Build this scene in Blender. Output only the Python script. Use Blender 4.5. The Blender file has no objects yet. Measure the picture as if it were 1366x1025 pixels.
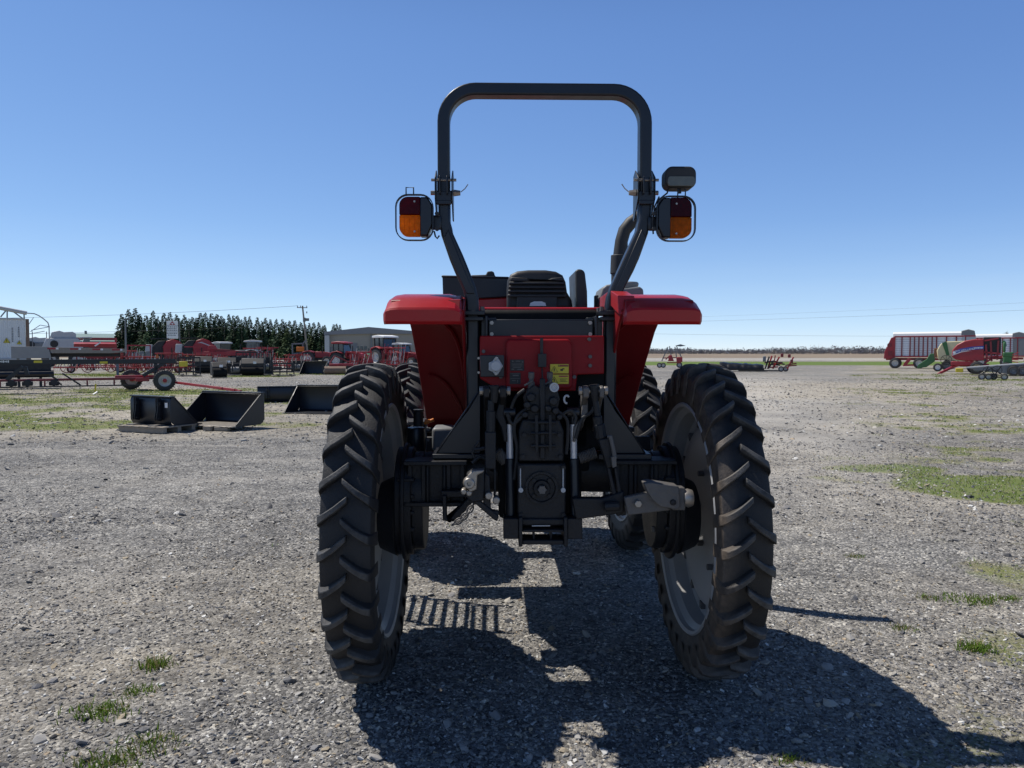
import bpy, bmesh, math, random
import numpy as np
from mathutils import Vector, Matrix, noise as mnoise
random.seed(7); np.random.seed(7)
R = math.radians; PI = math.pi
scene = bpy.context.scene
COL = scene.collection

# ------------------------------------------------------------------ camera
CAM_H = 1.61; FPX = 1000.0; PITCH = math.atan(42.5/1000)
cd = bpy.data.cameras.new('camera'); cam = bpy.data.objects.new('camera', cd); COL.objects.link(cam)
cam.location = (0, 0, CAM_H); cam.rotation_euler = (PI/2 - PITCH, 0, 0)
cd.sensor_width = 36; cd.lens = 36*FPX/1366; cd.clip_start = .05; cd.clip_end = 9000
scene.camera = cam
CP, SP = math.cos(PITCH), math.sin(PITCH)
def ray(px, py):
    u = (px-683)/FPX; v = -(py-512.5)/FPX
    return Vector((u, CP + v*SP, -SP + v*CP))
def at(px, py, Y):
    d = ray(px, py); t = Y/d.y
    return Vector((0, 0, CAM_H)) + d*t
def gx(px, Y): return (px-683)/FPX*Y*1.0
# tractor frame
TX, TY, TYAW = .131, 3.77, R(1.35)
TM = Matrix.Translation((TX, TY, 0)) @ Matrix.Rotation(TYAW, 4, 'Z'); TMI = TM.inverted()
def T(px, py, ly):
    o = TMI @ Vector((0, 0, CAM_H)); d = TMI.to_3x3() @ ray(px, py)
    return o + d*((ly-o.y)/d.y)

# ------------------------------------------------------------------ light
SUN = Vector((-.55, .27, 1)).normalized()
w = bpy.data.worlds.new('World'); scene.world = w; w.use_nodes = True
nt = w.node_tree; bg = nt.nodes['Background']
sky = nt.nodes.new('ShaderNodeTexSky'); sky.sky_type = 'NISHITA'; sky.sun_disc = False
sky.sun_elevation = math.asin(SUN.z); sky.sun_rotation = math.atan2(SUN.x, SUN.y)
sky.altitude = 0; sky.air_density = .5; sky.dust_density = 0; sky.ozone_density = 3
# per-channel response of the sky colour: a clear deep blue that pales to the horizon
sp_ = nt.nodes.new('ShaderNodeSeparateColor'); cb_ = nt.nodes.new('ShaderNodeCombineColor'); nt.links.new(sky.outputs[0], sp_.inputs[0])
for i_, (k_, g_) in enumerate(((1.98, .88), (2.54, .74), (4.36, .50))):
    a_ = nt.nodes.new('ShaderNodeMath'); a_.operation = 'POWER'; nt.links.new(sp_.outputs[i_], a_.inputs[0]); a_.inputs[1].default_value = g_
    b_ = nt.nodes.new('ShaderNodeMath'); b_.operation = 'MULTIPLY'; nt.links.new(a_.outputs[0], b_.inputs[0]); b_.inputs[1].default_value = k_
    nt.links.new(b_.outputs[0], cb_.inputs[i_])
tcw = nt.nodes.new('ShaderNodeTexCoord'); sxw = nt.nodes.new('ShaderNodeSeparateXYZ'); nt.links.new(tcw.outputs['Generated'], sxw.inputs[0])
mrw = nt.nodes.new('ShaderNodeMapRange'); mrw.interpolation_type = 'SMOOTHSTEP'; mrw.inputs[1].default_value = .36; mrw.inputs[2].default_value = .75; mrw.inputs[3].default_value = 1; mrw.inputs[4].default_value = .27; nt.links.new(sxw.outputs[2], mrw.inputs[0])  # dims the sky overhead, out of view, to cut fill light
# faint uneven haze low over the horizon
nzw = nt.nodes.new('ShaderNodeTexNoise'); nzw.inputs['Scale'].default_value = 3; nzw.inputs['Detail'].default_value = 6; mpw = nt.nodes.new('ShaderNodeMapping'); mpw.inputs['Scale'].default_value = (1, 1, 14); nt.links.new(tcw.outputs['Generated'], mpw.inputs[0]); nt.links.new(mpw.outputs[0], nzw.inputs['Vector'])
hzw = nt.nodes.new('ShaderNodeMapRange'); hzw.inputs[1].default_value = .16; hzw.inputs[2].default_value = 0; hzw.inputs[3].default_value = 0; hzw.inputs[4].default_value = .34; nt.links.new(sxw.outputs[2], hzw.inputs[0])
mhw = nt.nodes.new('ShaderNodeMath'); mhw.operation = 'MULTIPLY'; nt.links.new(hzw.outputs[0], mhw.inputs[0]); nt.links.new(nzw.outputs[0], mhw.inputs[1])
mxh = nt.nodes.new('ShaderNodeMix'); mxh.data_type = 'RGBA'; nt.links.new(mhw.outputs[0], mxh.inputs[0]); nt.links.new(cb_.outputs[0], mxh.inputs[6]); mxh.inputs[7].default_value = (7.6, 9.0, 10.6, 1)
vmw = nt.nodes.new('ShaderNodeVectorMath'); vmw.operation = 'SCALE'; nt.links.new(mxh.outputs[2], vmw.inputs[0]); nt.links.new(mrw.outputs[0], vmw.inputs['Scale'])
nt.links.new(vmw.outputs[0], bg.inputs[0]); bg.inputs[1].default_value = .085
sd = bpy.data.lights.new('sun', 'SUN'); sd.energy = 5.0; sd.angle = R(.53); sd.color = (1, .955, .89)
so = bpy.data.objects.new('sun', sd); COL.objects.link(so)
so.rotation_euler = (-SUN).to_track_quat('-Z', 'Y').to_euler(); so.location = SUN*50
scene.view_settings.view_transform = 'Standard'; scene.view_settings.look = 'None'; scene.view_settings.exposure = 0

# ------------------------------------------------------------------ materials
MATS = {}
def mat(name, col, rough=.5, metal=0, var=.25, scale=6, dust=0, dustcol=(.30, .27, .23), bump=0, bscale=40, coat=0, spec=.5):
    if name in MATS: return MATS[name]
    m = bpy.data.materials.new(name); m.use_nodes = True; n = m.node_tree.nodes; l = m.node_tree.links
    p = n['Principled BSDF']; p.inputs['Metallic'].default_value = metal
    p.inputs['Specular IOR Level'].default_value = spec
    if coat: p.inputs['Coat Weight'].default_value = coat; p.inputs['Coat Roughness'].default_value = .12
    tc = n.new('ShaderNodeTexCoord')
    nz = n.new('ShaderNodeTexNoise'); nz.inputs['Scale'].default_value = scale; nz.inputs['Detail'].default_value = 6; nz.inputs['Roughness'].default_value = .65
    l.new(tc.outputs['Object'], nz.inputs['Vector'])
    mx = n.new('ShaderNodeMix'); mx.data_type = 'RGBA'
    mx.inputs[6].default_value = tuple(c*(1-var) for c in col)+(1,); mx.inputs[7].default_value = tuple(min(1, c*(1+var)) for c in col)+(1,)
    l.new(nz.outputs[0], mx.inputs[0]); out = mx.outputs[2]
    if dust:
        n2 = n.new('ShaderNodeTexNoise'); n2.inputs['Scale'].default_value = scale*.6; n2.inputs['Detail'].default_value = 8; n2.inputs['Roughness'].default_value = .7
        l.new(tc.outputs['Object'], n2.inputs['Vector'])
        mr = n.new('ShaderNodeMapRange'); mr.inputs[1].default_value = .42; mr.inputs[2].default_value = .75; mr.inputs[3].default_value = dust*.25; mr.inputs[4].default_value = dust
        l.new(n2.outputs[0], mr.inputs[0])
        m2 = n.new('ShaderNodeMix'); m2.data_type = 'RGBA'; l.new(mr.outputs[0], m2.inputs[0]); l.new(out, m2.inputs[6]); m2.inputs[7].default_value = dustcol+(1,)
        out = m2.outputs[2]
    l.new(out, p.inputs['Base Color'])
    mr = n.new('ShaderNodeMapRange'); mr.inputs[3].default_value = max(.05, rough-.12); mr.inputs[4].default_value = min(1, rough+.15)
    l.new(nz.outputs[0], mr.inputs[0]); l.new(mr.outputs[0], p.inputs['Roughness'])
    if bump:
        n3 = n.new('ShaderNodeTexNoise'); n3.inputs['Scale'].default_value = bscale; n3.inputs['Detail'].default_value = 4
        l.new(tc.outputs['Object'], n3.inputs['Vector'])
        b = n.new('ShaderNodeBump'); b.inputs['Strength'].default_value = bump; b.inputs['Distance'].default_value = .01
        l.new(n3.outputs[0], b.inputs['Height']); l.new(b.outputs[0], p.inputs['Normal'])
    MATS[name] = m; return m
def attr_mat(name, rough=.9, tint=(1, 1, 1), translucent=0):
    m = bpy.data.materials.new(name); m.use_nodes = True; n = m.node_tree.nodes; l = m.node_tree.links
    p = n['Principled BSDF']; p.inputs['Roughness'].default_value = rough; p.inputs['Specular IOR Level'].default_value = .2
    a = n.new('ShaderNodeAttribute'); a.attribute_name = 'tone'; l.new(a.outputs['Color'], p.inputs['Base Color'])
    if translucent:
        t = n.new('ShaderNodeBsdfTranslucent'); l.new(a.outputs['Color'], t.inputs['Color'])
        ms = n.new('ShaderNodeMixShader'); ms.inputs[0].default_value = translucent
        l.new(p.outputs[0], ms.inputs[1]); l.new(t.outputs[0], ms.inputs[2]); l.new(ms.outputs[0], n['Material Output'].inputs[0])
    return m
def lens_mat(name, col, bright=.8):
    m = bpy.data.materials.new(name); m.use_nodes = True; n = m.node_tree.nodes; l = m.node_tree.links
    p = n['Principled BSDF']; p.inputs['Roughness'].default_value = .12; p.inputs['Base Color'].default_value = tuple(c*.5 for c in col)+(1,)
    t = n.new('ShaderNodeBsdfTranslucent')
    tc = n.new('ShaderNodeTexCoord'); v = n.new('ShaderNodeTexVoronoi'); v.inputs['Scale'].default_value = 48; l.new(tc.outputs['Object'], v.inputs['Vector'])
    mx = n.new('ShaderNodeMix'); mx.data_type = 'RGBA'; mx.inputs[6].default_value = col+(1,); mx.inputs[7].default_value = tuple(c*.6 for c in col)+(1,)
    l.new(v.outputs['Distance'], mx.inputs[0]); l.new(mx.outputs[2], t.inputs['Color'])
    b = n.new('ShaderNodeBump'); b.inputs['Strength'].default_value = .4; l.new(v.outputs['Distance'], b.inputs['Height']); l.new(b.outputs[0], p.inputs['Normal'])
    ms = n.new('ShaderNodeMixShader'); ms.inputs[0].default_value = bright
    l.new(p.outputs[0], ms.inputs[1]); l.new(t.outputs[0], ms.inputs[2]); l.new(ms.outputs[0], n['Material Output'].inputs[0])
    return m
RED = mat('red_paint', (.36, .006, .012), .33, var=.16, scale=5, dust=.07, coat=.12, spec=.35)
REDP = mat('red_panel_shaded', (.24, .005, .009), .42, var=.2, scale=4, dust=.04, coat=0, spec=.18)  # darker copy of the red, the rear panel's shade put into the colour
REDF = mat('red_fender_shaded', (.20, .004, .008), .42, var=.2, scale=3, dust=.04, coat=0, spec=.3)  # same red darkened, shade under the fender arch painted in
REDB = mat('red_machine_paint', (.33, .010, .020), .42, var=.3, scale=2, dust=.12)
DRED = mat('dark_red_paint', (.20, .012, .018), .5, var=.3, scale=2, dust=.1)
BLK = mat('black_paint', (.005, .0078, .0135), .36, var=.3, scale=7, dust=.02)
BLKM = mat('matte_black', (.012, .013, .015), .6, var=.3, scale=8, dust=.08)
CAST = mat('cast_iron_paint', (.0075, .009, .012), .5, var=.35, scale=9, dust=.09, dustcol=(.16, .14, .12), bump=.25, bscale=90, spec=.35)
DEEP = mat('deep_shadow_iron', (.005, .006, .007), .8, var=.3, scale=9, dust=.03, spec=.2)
RUB = mat('tyre_rubber', (.017, .017, .018), .62, var=.3, scale=5, dust=.42, dustcol=(.10, .085, .07), bump=.2, bscale=120)
def tyre_mat(name, side):
    m = mat(name, (.013, .013, .014), .62, var=.3, scale=5, dust=.15, dustcol=(.045, .040, .036), bump=.2, bscale=120)
    n = m.node_tree.nodes; l = m.node_tree.links; p = n['Principled BSDF']; src = p.inputs['Base Color'].links[0].from_socket
    tc = n.new('ShaderNodeTexCoord'); sx = n.new('ShaderNodeSeparateXYZ'); l.new(tc.outputs['Object'], sx.inputs[0])
    cb = n.new('ShaderNodeCombineXYZ'); l.new(sx.outputs[1], cb.inputs[1]); l.new(sx.outputs[2], cb.inputs[2])
    ln = n.new('ShaderNodeVectorMath'); ln.operation = 'LENGTH'; l.new(cb.outputs[0], ln.inputs[0])
    def rng_(sock, a, b):
        r = n.new('ShaderNodeMapRange'); r.inputs[1].default_value = a; r.inputs[2].default_value = b; l.new(sock, r.inputs[0]); return r.outputs[0]
    nz = n.new('ShaderNodeTexNoise'); nz.inputs['Scale'].default_value = 14; nz.inputs['Detail'].default_value = 7; nz.inputs['Roughness'].default_value = .7; l.new(tc.outputs['Object'], nz.inputs['Vector'])
    def mul(a, b):
        x = n.new('ShaderNodeMath'); x.operation = 'MULTIPLY'; l.new(a, x.inputs[0]); l.new(b, x.inputs[1]); return x.outputs[0]
    def mx(f, a, col):
        x = n.new('ShaderNodeMix'); x.data_type = 'RGBA'; l.new(f, x.inputs[0]); l.new(a, x.inputs[6]); x.inputs[7].default_value = col+(1,); return x.outputs[2]
    o = mx(mul(rng_(ln.outputs[1], .752, .764), rng_(nz.outputs[0], .30, .62)), src, (.080, .078, .075))
    if side: o = mx(mul(rng_(sx.outputs[0], -.035, -.085), rng_(nz.outputs[0], .25, .60)), o, (.095, .073, .055))
    l.new(o, p.inputs['Base Color']); return m
RUBL = tyre_mat('tyre_rubber_dusty', 0); RUBR = tyre_mat('tyre_rubber_brown_shoulder', 1)
RUBB = mat('tyre_rubber_far', (.022, .022, .024), .7, var=.3, scale=5, dust=.2)
RIM = mat('rim_silver', (.37, .37, .365), .45, metal=.0, var=.15, scale=4, dust=.40, dustcol=(.24, .22, .19))
RIMW = mat('rim_white', (.62, .6, .56), .5, var=.15, scale=4, dust=.25)
STEEL = mat('bare_steel', (.36, .34, .31), .42, metal=.75, var=.25, scale=20, dust=.35, dustcol=(.24, .17, .11))
CHROME = mat('chrome_rod', (.62, .65, .70), .18, metal=.35, var=.05, scale=10)
GREYC = mat('grey_cast', (.085, .084, .084), .5, var=.3, scale=18, dust=.3, dustcol=(.25, .2, .15), bump=.3, bscale=60)
SEATM = mat('seat_plastic', (.014, .014, .016), .5, var=.3, scale=10, dust=.06, bump=.1, bscale=200)
YEL = mat('yellow_sticker', (.62, .50, .035), .5, var=.06)
WHT = mat('white_paint', (.80, .80, .78), .5, var=.06, scale=3, dust=.06)
GRYW = mat('grey_white_paint', (.46, .47, .48), .5, var=.12, scale=2, dust=.15)
GRY = mat('grey_paint', (.17, .18, .19), .5, var=.2, scale=3, dust=.15)
GRN = mat('green_paint', (.03, .13, .035), .45, var=.25, scale=3, dust=.1)
CREAM = mat('cream_plastic', (.62, .55, .33), .5, var=.1, scale=2, dust=.1)
BLUE = mat('blue_decal', (.03, .06, .32), .4, var=.1)
GLASS = mat('tinted_glass', (.03, .05, .06), .08, var=.2, scale=2, coat=.5)
WOOD = mat('weathered_wood', (.27, .235, .19), .8, var=.35, scale=9, bump=.3)
CONC = mat('pale_siding', (.31, .285, .245), .8, var=.08, scale=1)
ROOFG = mat('green_metal_roof', (.16, .24, .22), .5, var=.1, scale=.5)
ROOFB = mat('grey_metal_roof', (.20, .205, .22), .5, var=.1, scale=.4)
ORNG = mat('orange_plastic', (.65, .17, .015), .45, var=.1)
REDL = lens_mat('red_lens', (.22, .012, .03)); AMBL = lens_mat('amber_lens', (1.0, .42, .05), .9)
CLRL = mat('lamp_glass', (.13, .12, .09), .15, metal=.3, var=.3, scale=30)
POLEM = mat('weathered_pole', (.25, .22, .19), .85, var=.25, scale=3)

# ------------------------------------------------------------------ mesh builder
class MB:
    def __init__(s): s.bm = bmesh.new()
    def add(s, vs, fs):
        v = [s.bm.verts.new(p) for p in vs]
        for f in fs:
            try: s.bm.faces.new([v[i] for i in f])
            except ValueError: pass
        return s
    def box(s, c, d, rot=None):
        c = Vector(c); h = Vector(d)/2; M = rot if rot else Matrix.Identity(3)
        vs = [c + M @ Vector((sx*h.x, sy*h.y, sz*h.z)) for sx in (-1, 1) for sy in (-1, 1) for sz in (-1, 1)]
        return s.add(vs, [(0, 1, 3, 2), (4, 6, 7, 5), (0, 4, 5, 1), (2, 3, 7, 6), (0, 2, 6, 4), (1, 5, 7, 3)])
    def bar(s, a, b, wd, ht=None, up=(0, 0, 1)):
        a = Vector(a); b = Vector(b); z = (b-a); L = z.length; z.normalize(); u = Vector(up)
        if abs(z.dot(u)) > .98: u = Vector((0, 1, 0))
        x = u.cross(z).normalized(); y = z.cross(x)
        return s.box((a+b)/2, (wd, ht or wd, L), Matrix((x, y, z)).transposed())
    def cyl(s, a, b, r0, r1=None, seg=14, caps=True):
        a = Vector(a); b = Vector(b); r1 = r0 if r1 is None else r1; z = (b-a).normalized()
        u = Vector((0, 0, 1)) if abs(z.z) < .9 else Vector((0, 1, 0)); x = u.cross(z).normalized(); y = z.cross(x)
        vs = []
        for p, r in ((a, r0), (b, r1)):
            for i in range(seg):
                t = 2*PI*i/seg; vs.append(p + (x*math.cos(t)+y*math.sin(t))*r)
        fs = [(i, (i+1) % seg, seg+(i+1) % seg, seg+i) for i in range(seg)]
        if caps: fs += [tuple(reversed(range(seg))), tuple(range(seg, 2*seg))]
        return s.add(vs, fs)
    def tube(s, pts, r, seg=8, closed=False):
        pts = [Vector(p) for p in pts]; n = len(pts); rs = r if isinstance(r, (list, tuple)) else [r]*n
        vs = []; prevx = None
        for i, p in enumerate(pts):
            if closed: z = (pts[(i+1) % n]-pts[i-1]).normalized()
            else: z = (pts[min(i+1, n-1)]-pts[max(i-1, 0)]).normalized()
            if prevx is None:
                u = Vector((0, 0, 1)) if abs(z.z) < .9 else Vector((0, 1, 0)); x = u.cross(z).normalized()
            else: x = (prevx - z*prevx.dot(z)).normalized()
            prevx = x; y = z.cross(x)
            for k in range(seg):
                t = 2*PI*k/seg; vs.append(p+(x*math.cos(t)+y*math.sin(t))*rs[i])
        fs = []
        for i in range(n if closed else n-1):
            j = (i+1) % n
            for k in range(seg): fs.append((i*seg+k, i*seg+(k+1) % seg, j*seg+(k+1) % seg, j*seg+k))
        if not closed: fs += [tuple(reversed(range(seg))), tuple(range((n-1)*seg, n*seg))]
        return s.add(vs, fs)
    def prism(s, poly, axis, a, b):
        # poly: 2d points in the plane orthogonal to axis (x: (y,z), y: (x,z), z: (x,y))
        def mk(p, t):
            return {'x': (t, p[0], p[1]), 'y': (p[0], t, p[1]), 'z': (p[0], p[1], t)}[axis]
        n = len(poly); vs = [mk(p, a) for p in poly]+[mk(p, b) for p in poly]
        return s.add(vs, [tuple(reversed(range(n))), tuple(range(n, 2*n))]+[(i, (i+1) % n, n+(i+1) % n, n+i) for i in range(n)])
    def ribbon(s, path, wd, y0, y1):
        # flat bar following a path in the x-z plane, with a width per point, from y0 to y1
        n = len(path); ws = wd if isinstance(wd, (list, tuple)) else [wd]*n
        L = []; Rr = []
        P = [Vector((p[0], p[1])) for p in path]
        for i in range(n):
            d0 = (P[i]-P[i-1]).normalized() if i else None
            d1 = (P[i+1]-P[i]).normalized() if i < n-1 else None
            if d0 is None: d = d1; k = 1
            elif d1 is None: d = d0; k = 1
            else: d = (d0+d1).normalized(); k = 1/max(.5, d.dot(d0))
            nn = Vector((-d.y, d.x))*ws[i]/2*k
            L.append(P[i]+nn); Rr.append(P[i]-nn)
        vs = []
        for a, b in zip(L, Rr): vs += [(a.x, y0, a.y), (b.x, y0, b.y), (b.x, y1, b.y), (a.x, y1, a.y)]
        fs = [(0, 3, 2, 1), tuple(4*(n-1)+q for q in (0, 1, 2, 3))]
        for i in range(n-1):
            for q in range(4): fs.append((4*i+q, 4*i+(q+1) % 4, 4*i+4+(q+1) % 4, 4*i+4+q))
        return s.add(vs, fs)
    def lathe(s, prof, c=(0, 0, 0), axis='x', seg=48, closed=False):
        c = Vector(c); n = len(prof); vs = []
        for i in range(seg):
            t = 2*PI*i/seg; co, si = math.cos(t), math.sin(t)
            for a, r in prof:
                vs.append(c+Vector({'x': (a, r*co, r*si), 'y': (r*co, a, r*si), 'z': (r*co, r*si, a)}[axis]))
        fs = []
        for i in range(seg):
            j = (i+1) % seg
            for k in range(n if closed else n-1):
                q = (k+1) % n; fs.append((i*n+k, j*n+k, j*n+q, i*n+q))
        return s.add(vs, fs)
    def build(s, name, m, parent=None, bevel=0, ang=35, bseg=2):
        bmesh.ops.recalc_face_normals(s.bm, faces=s.bm.faces)
        me = bpy.data.meshes.new(name); s.bm.to_mesh(me); s.bm.free()
        me.polygons.foreach_set('use_smooth', [True]*len(me.polygons)); me.set_sharp_from_angle(angle=R(ang))
        me.materials.append(m); o = bpy.data.objects.new(name, me); COL.objects.link(o)
        if parent: o.parent = parent
        if bevel:
            b = o.modifiers.new('bevel', 'BEVEL'); b.width = bevel; b.segments = bseg; b.limit_method = 'ANGLE'; b.angle_limit = R(40)
        return o
def build_split(m, name, mt, parent, bevel=0):
    # every loose piece of the builder becomes an object of its own
    bm = m.bm; bm.verts.ensure_lookup_table(); seen = set(); out = []
    for v in bm.verts:
        if v in seen: continue
        st = [v]; seen.add(v); comp = []
        while st:
            q = st.pop(); comp.append(q)
            for e in q.link_edges:
                o = e.other_vert(q)
                if o not in seen: seen.add(o); st.append(o)
        ix = {q: i for i, q in enumerate(comp)}; fs = {f for q in comp for f in q.link_faces}
        n = MB(); n.add([q.co.copy() for q in comp], [tuple(ix[x] for x in f.verts) for f in fs]); out.append(n.build(name, mt, parent, bevel))
    bm.free(); return out
def tag(o, label, cat, group=None, kind=None):
    if label: o['label'] = label
    if cat: o['category'] = cat
    if group: o['group'] = group
    if kind: o['kind'] = kind
    return o
def thing(name, label, cat, loc=(0, 0, 0), rz=0, group=None):
    o = bpy.data.objects.new(name, None); COL.objects.link(o); o.location = loc; o.rotation_euler = (0, 0, rz); o.empty_display_size = .2
    return tag(o, label, cat, group)
def dup(root, loc, rz=0, label=None, scale=None):
    r = root.copy(); COL.objects.link(r); r.location = loc; r.rotation_euler = (0, 0, rz)
    if label: r['label'] = label
    if scale: r.scale = scale
    for ch in list(root.children):
        c = ch.copy(); COL.objects.link(c); c.parent = r
        for g in list(ch.children):
            d = g.copy(); COL.objects.link(d); d.parent = c
    return r
def raw_mesh(name, V, F3, m, tone=None):
    me = bpy.data.meshes.new(name); nv = len(V); nf = len(F3); k = F3.shape[1]
    me.vertices.add(nv); me.vertices.foreach_set('co', V.astype(np.float32).ravel())
    me.loops.add(nf*k); me.loops.foreach_set('vertex_index', F3.astype(np.int32).ravel())
    me.polygons.add(nf); me.polygons.foreach_set('loop_start', np.arange(0, nf*k, k, dtype=np.int32))
    me.update(calc_edges=True)
    if tone is not None:
        a = me.color_attributes.new('tone', 'FLOAT_COLOR', 'POINT')
        a.data.foreach_set('color', np.c_[tone, np.ones(nv)].astype(np.float32).ravel())
    me.materials.append(m); o = bpy.data.objects.new(name, me); COL.objects.link(o); return o
# ================================================================== GROUND
def fbm(x, y, s, o=3, seed=0.0):
    v = 0; a = 1; t = 0
    for k in range(o):
        v += a*mnoise.noise(Vector((x*s+seed*17.3, y*s-seed*9.1, seed+k*5.7))); t += a; a *= .5; s *= 2.1
    return v/t
def smooth(a, b, x):
    t = min(1, max(0, (x-a)/(b-a))); return t*t*(3-2*t)
def pxof(x, y): return 683+x/max(y, .3)*FPX
def grass_mask(x, y):
    if y < 1: return 0
    n = fbm(x, y, .22, 3, 1.0); n2 = fbm(x, y, 1.1, 2, 2.0); g = 0
    if x < 1:
        # band of thin turf around the buckets, left
        b = smooth(14.6, 16.5, y+n*1.5)*(1-smooth(32, 36, y+n*3)); g = max(g, b*smooth(-.22, .25, n+n2*.5+.05))
        s = smooth(24, 26, y+n*2)*(1-smooth(29, 32, y+n*2)); g = max(g, s*smooth(-.3, .1, n2+n)*(.9 if x < -9 else .5))
        b2 = smooth(47, 51, y+n*4)*(1-smooth(62, 68, y)); g = max(g, b2*smooth(-.25, .2, n+n2*.4))
        g = max(g, .7*smooth(75, 90, y)*smooth(-.3, .1, n))
    else:
        # right verge; line runs away from the lane
        e = x-(.46*y-.3)
        g = max(g, smooth(-1.0, 2.2, e+n*2.5)*smooth(-.12, .48, n2*.9+n*.8)*.95)
        p = math.exp(-(((x-5.9)/2.0)**2+((y-8.9)/1.0)**2)); g = max(g, 1.2*smooth(.30, .62, p+n2*.6+n*.25))
        p = math.exp(-(((x-5.2)/1.1)**2+((y-10.4)/.5)**2)); g = max(g, smooth(.33, .65, p+n2*.3)*1.2)
        f = smooth(88, 95, y+n*6)*(1-smooth(122, 132, y)); g = max(g, f*1.5 if x > 15 else f)
    return max(0, min(1.5, g))
def tan_mask(x, y):
    n = fbm(x, y, .35, 3, 4.0); t = .14+.7*n
    if x < 1: t += .55*smooth(13.0, 15, y+n)*(1-smooth(34, 37, y))-.5*smooth(5.6, 7, y+n)*(1-smooth(12.5, 14, y+n))*(1 if x < -1.5 else .5)
    else:
        e = x-(.46*y-.6); t += .4*smooth(-1, 2.5, e+n*2)
        t += 1.0*smooth(24, 28, y+n*4)*(1-smooth(36, 44, y+n*4))*smooth(6, 9, x+n*3)*(1-smooth(15, 22, x))
    if x < -1.0 and y < 4: t += .35*smooth(-.1, .3, n+.1)
    return max(0, min(1, t))
def field_mask(y, x): return smooth(205, 215, y)
def axis(lim0, step, lim1, grow):
    v = [0.0]; s = step
    while v[-1] < lim1:
        v.append(v[-1]+s)
        if v[-1] > lim0: s *= grow
    return v
xs = axis(9, .11, 6000, 1.045); xs = [-q for q in reversed(xs[1:])]+xs
ys = [-60, -30, -15, -8, -4, -2, -1]+axis(14, .11, 8000, 1.03)
NX, NY = len(xs), len(ys)
V = np.zeros((NX*NY, 3)); MK = np.zeros((NX*NY, 3))
for j, y in enumerate(ys):
    for i, x in enumerate(xs):
        k = j*NX+i; z = 0
        if abs(x) < 14 and -2 < y < 20:
            z = .012*fbm(x, y, .5, 2, 8.0)+.010*fbm(x, y, 2.2, 2, 9.0)-.008
        V[k] = (x, y, z)
        if y < 400: 
            pale = .55*smooth(136, 150, y)*(1-smooth(195, 205, y))
            if 5 < y < 60 and x > 0:     # pale driven track leading away to the right of centre
                cx_ = 1.2+.27*y; pale = max(pale, 1.0*smooth(5, 16, y)*(1-smooth(40, 58, y))*math.exp(-((x-cx_)/(.9+.055*y))**2)*smooth(-.5, .15, fbm(x, y, .35, 3, 21.0)))
            if 3 < y < 13 and x < -1: pale = max(pale, .35*smooth(.0, .45, fbm(x*.4, y*1.6, .8, 3, 22.0)))
            MK[k] = (grass_mask(x, y), tan_mask(x, y), pale)
        else: MK[k] = (0, .5, 0)
MK[:, 2] *= 1
idx = np.arange(NX*NY).reshape(NY, NX)
F = np.stack([idx[:-1, :-1], idx[:-1, 1:], idx[1:, 1:], idx[1:, :-1]], -1).reshape(-1, 4)
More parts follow.
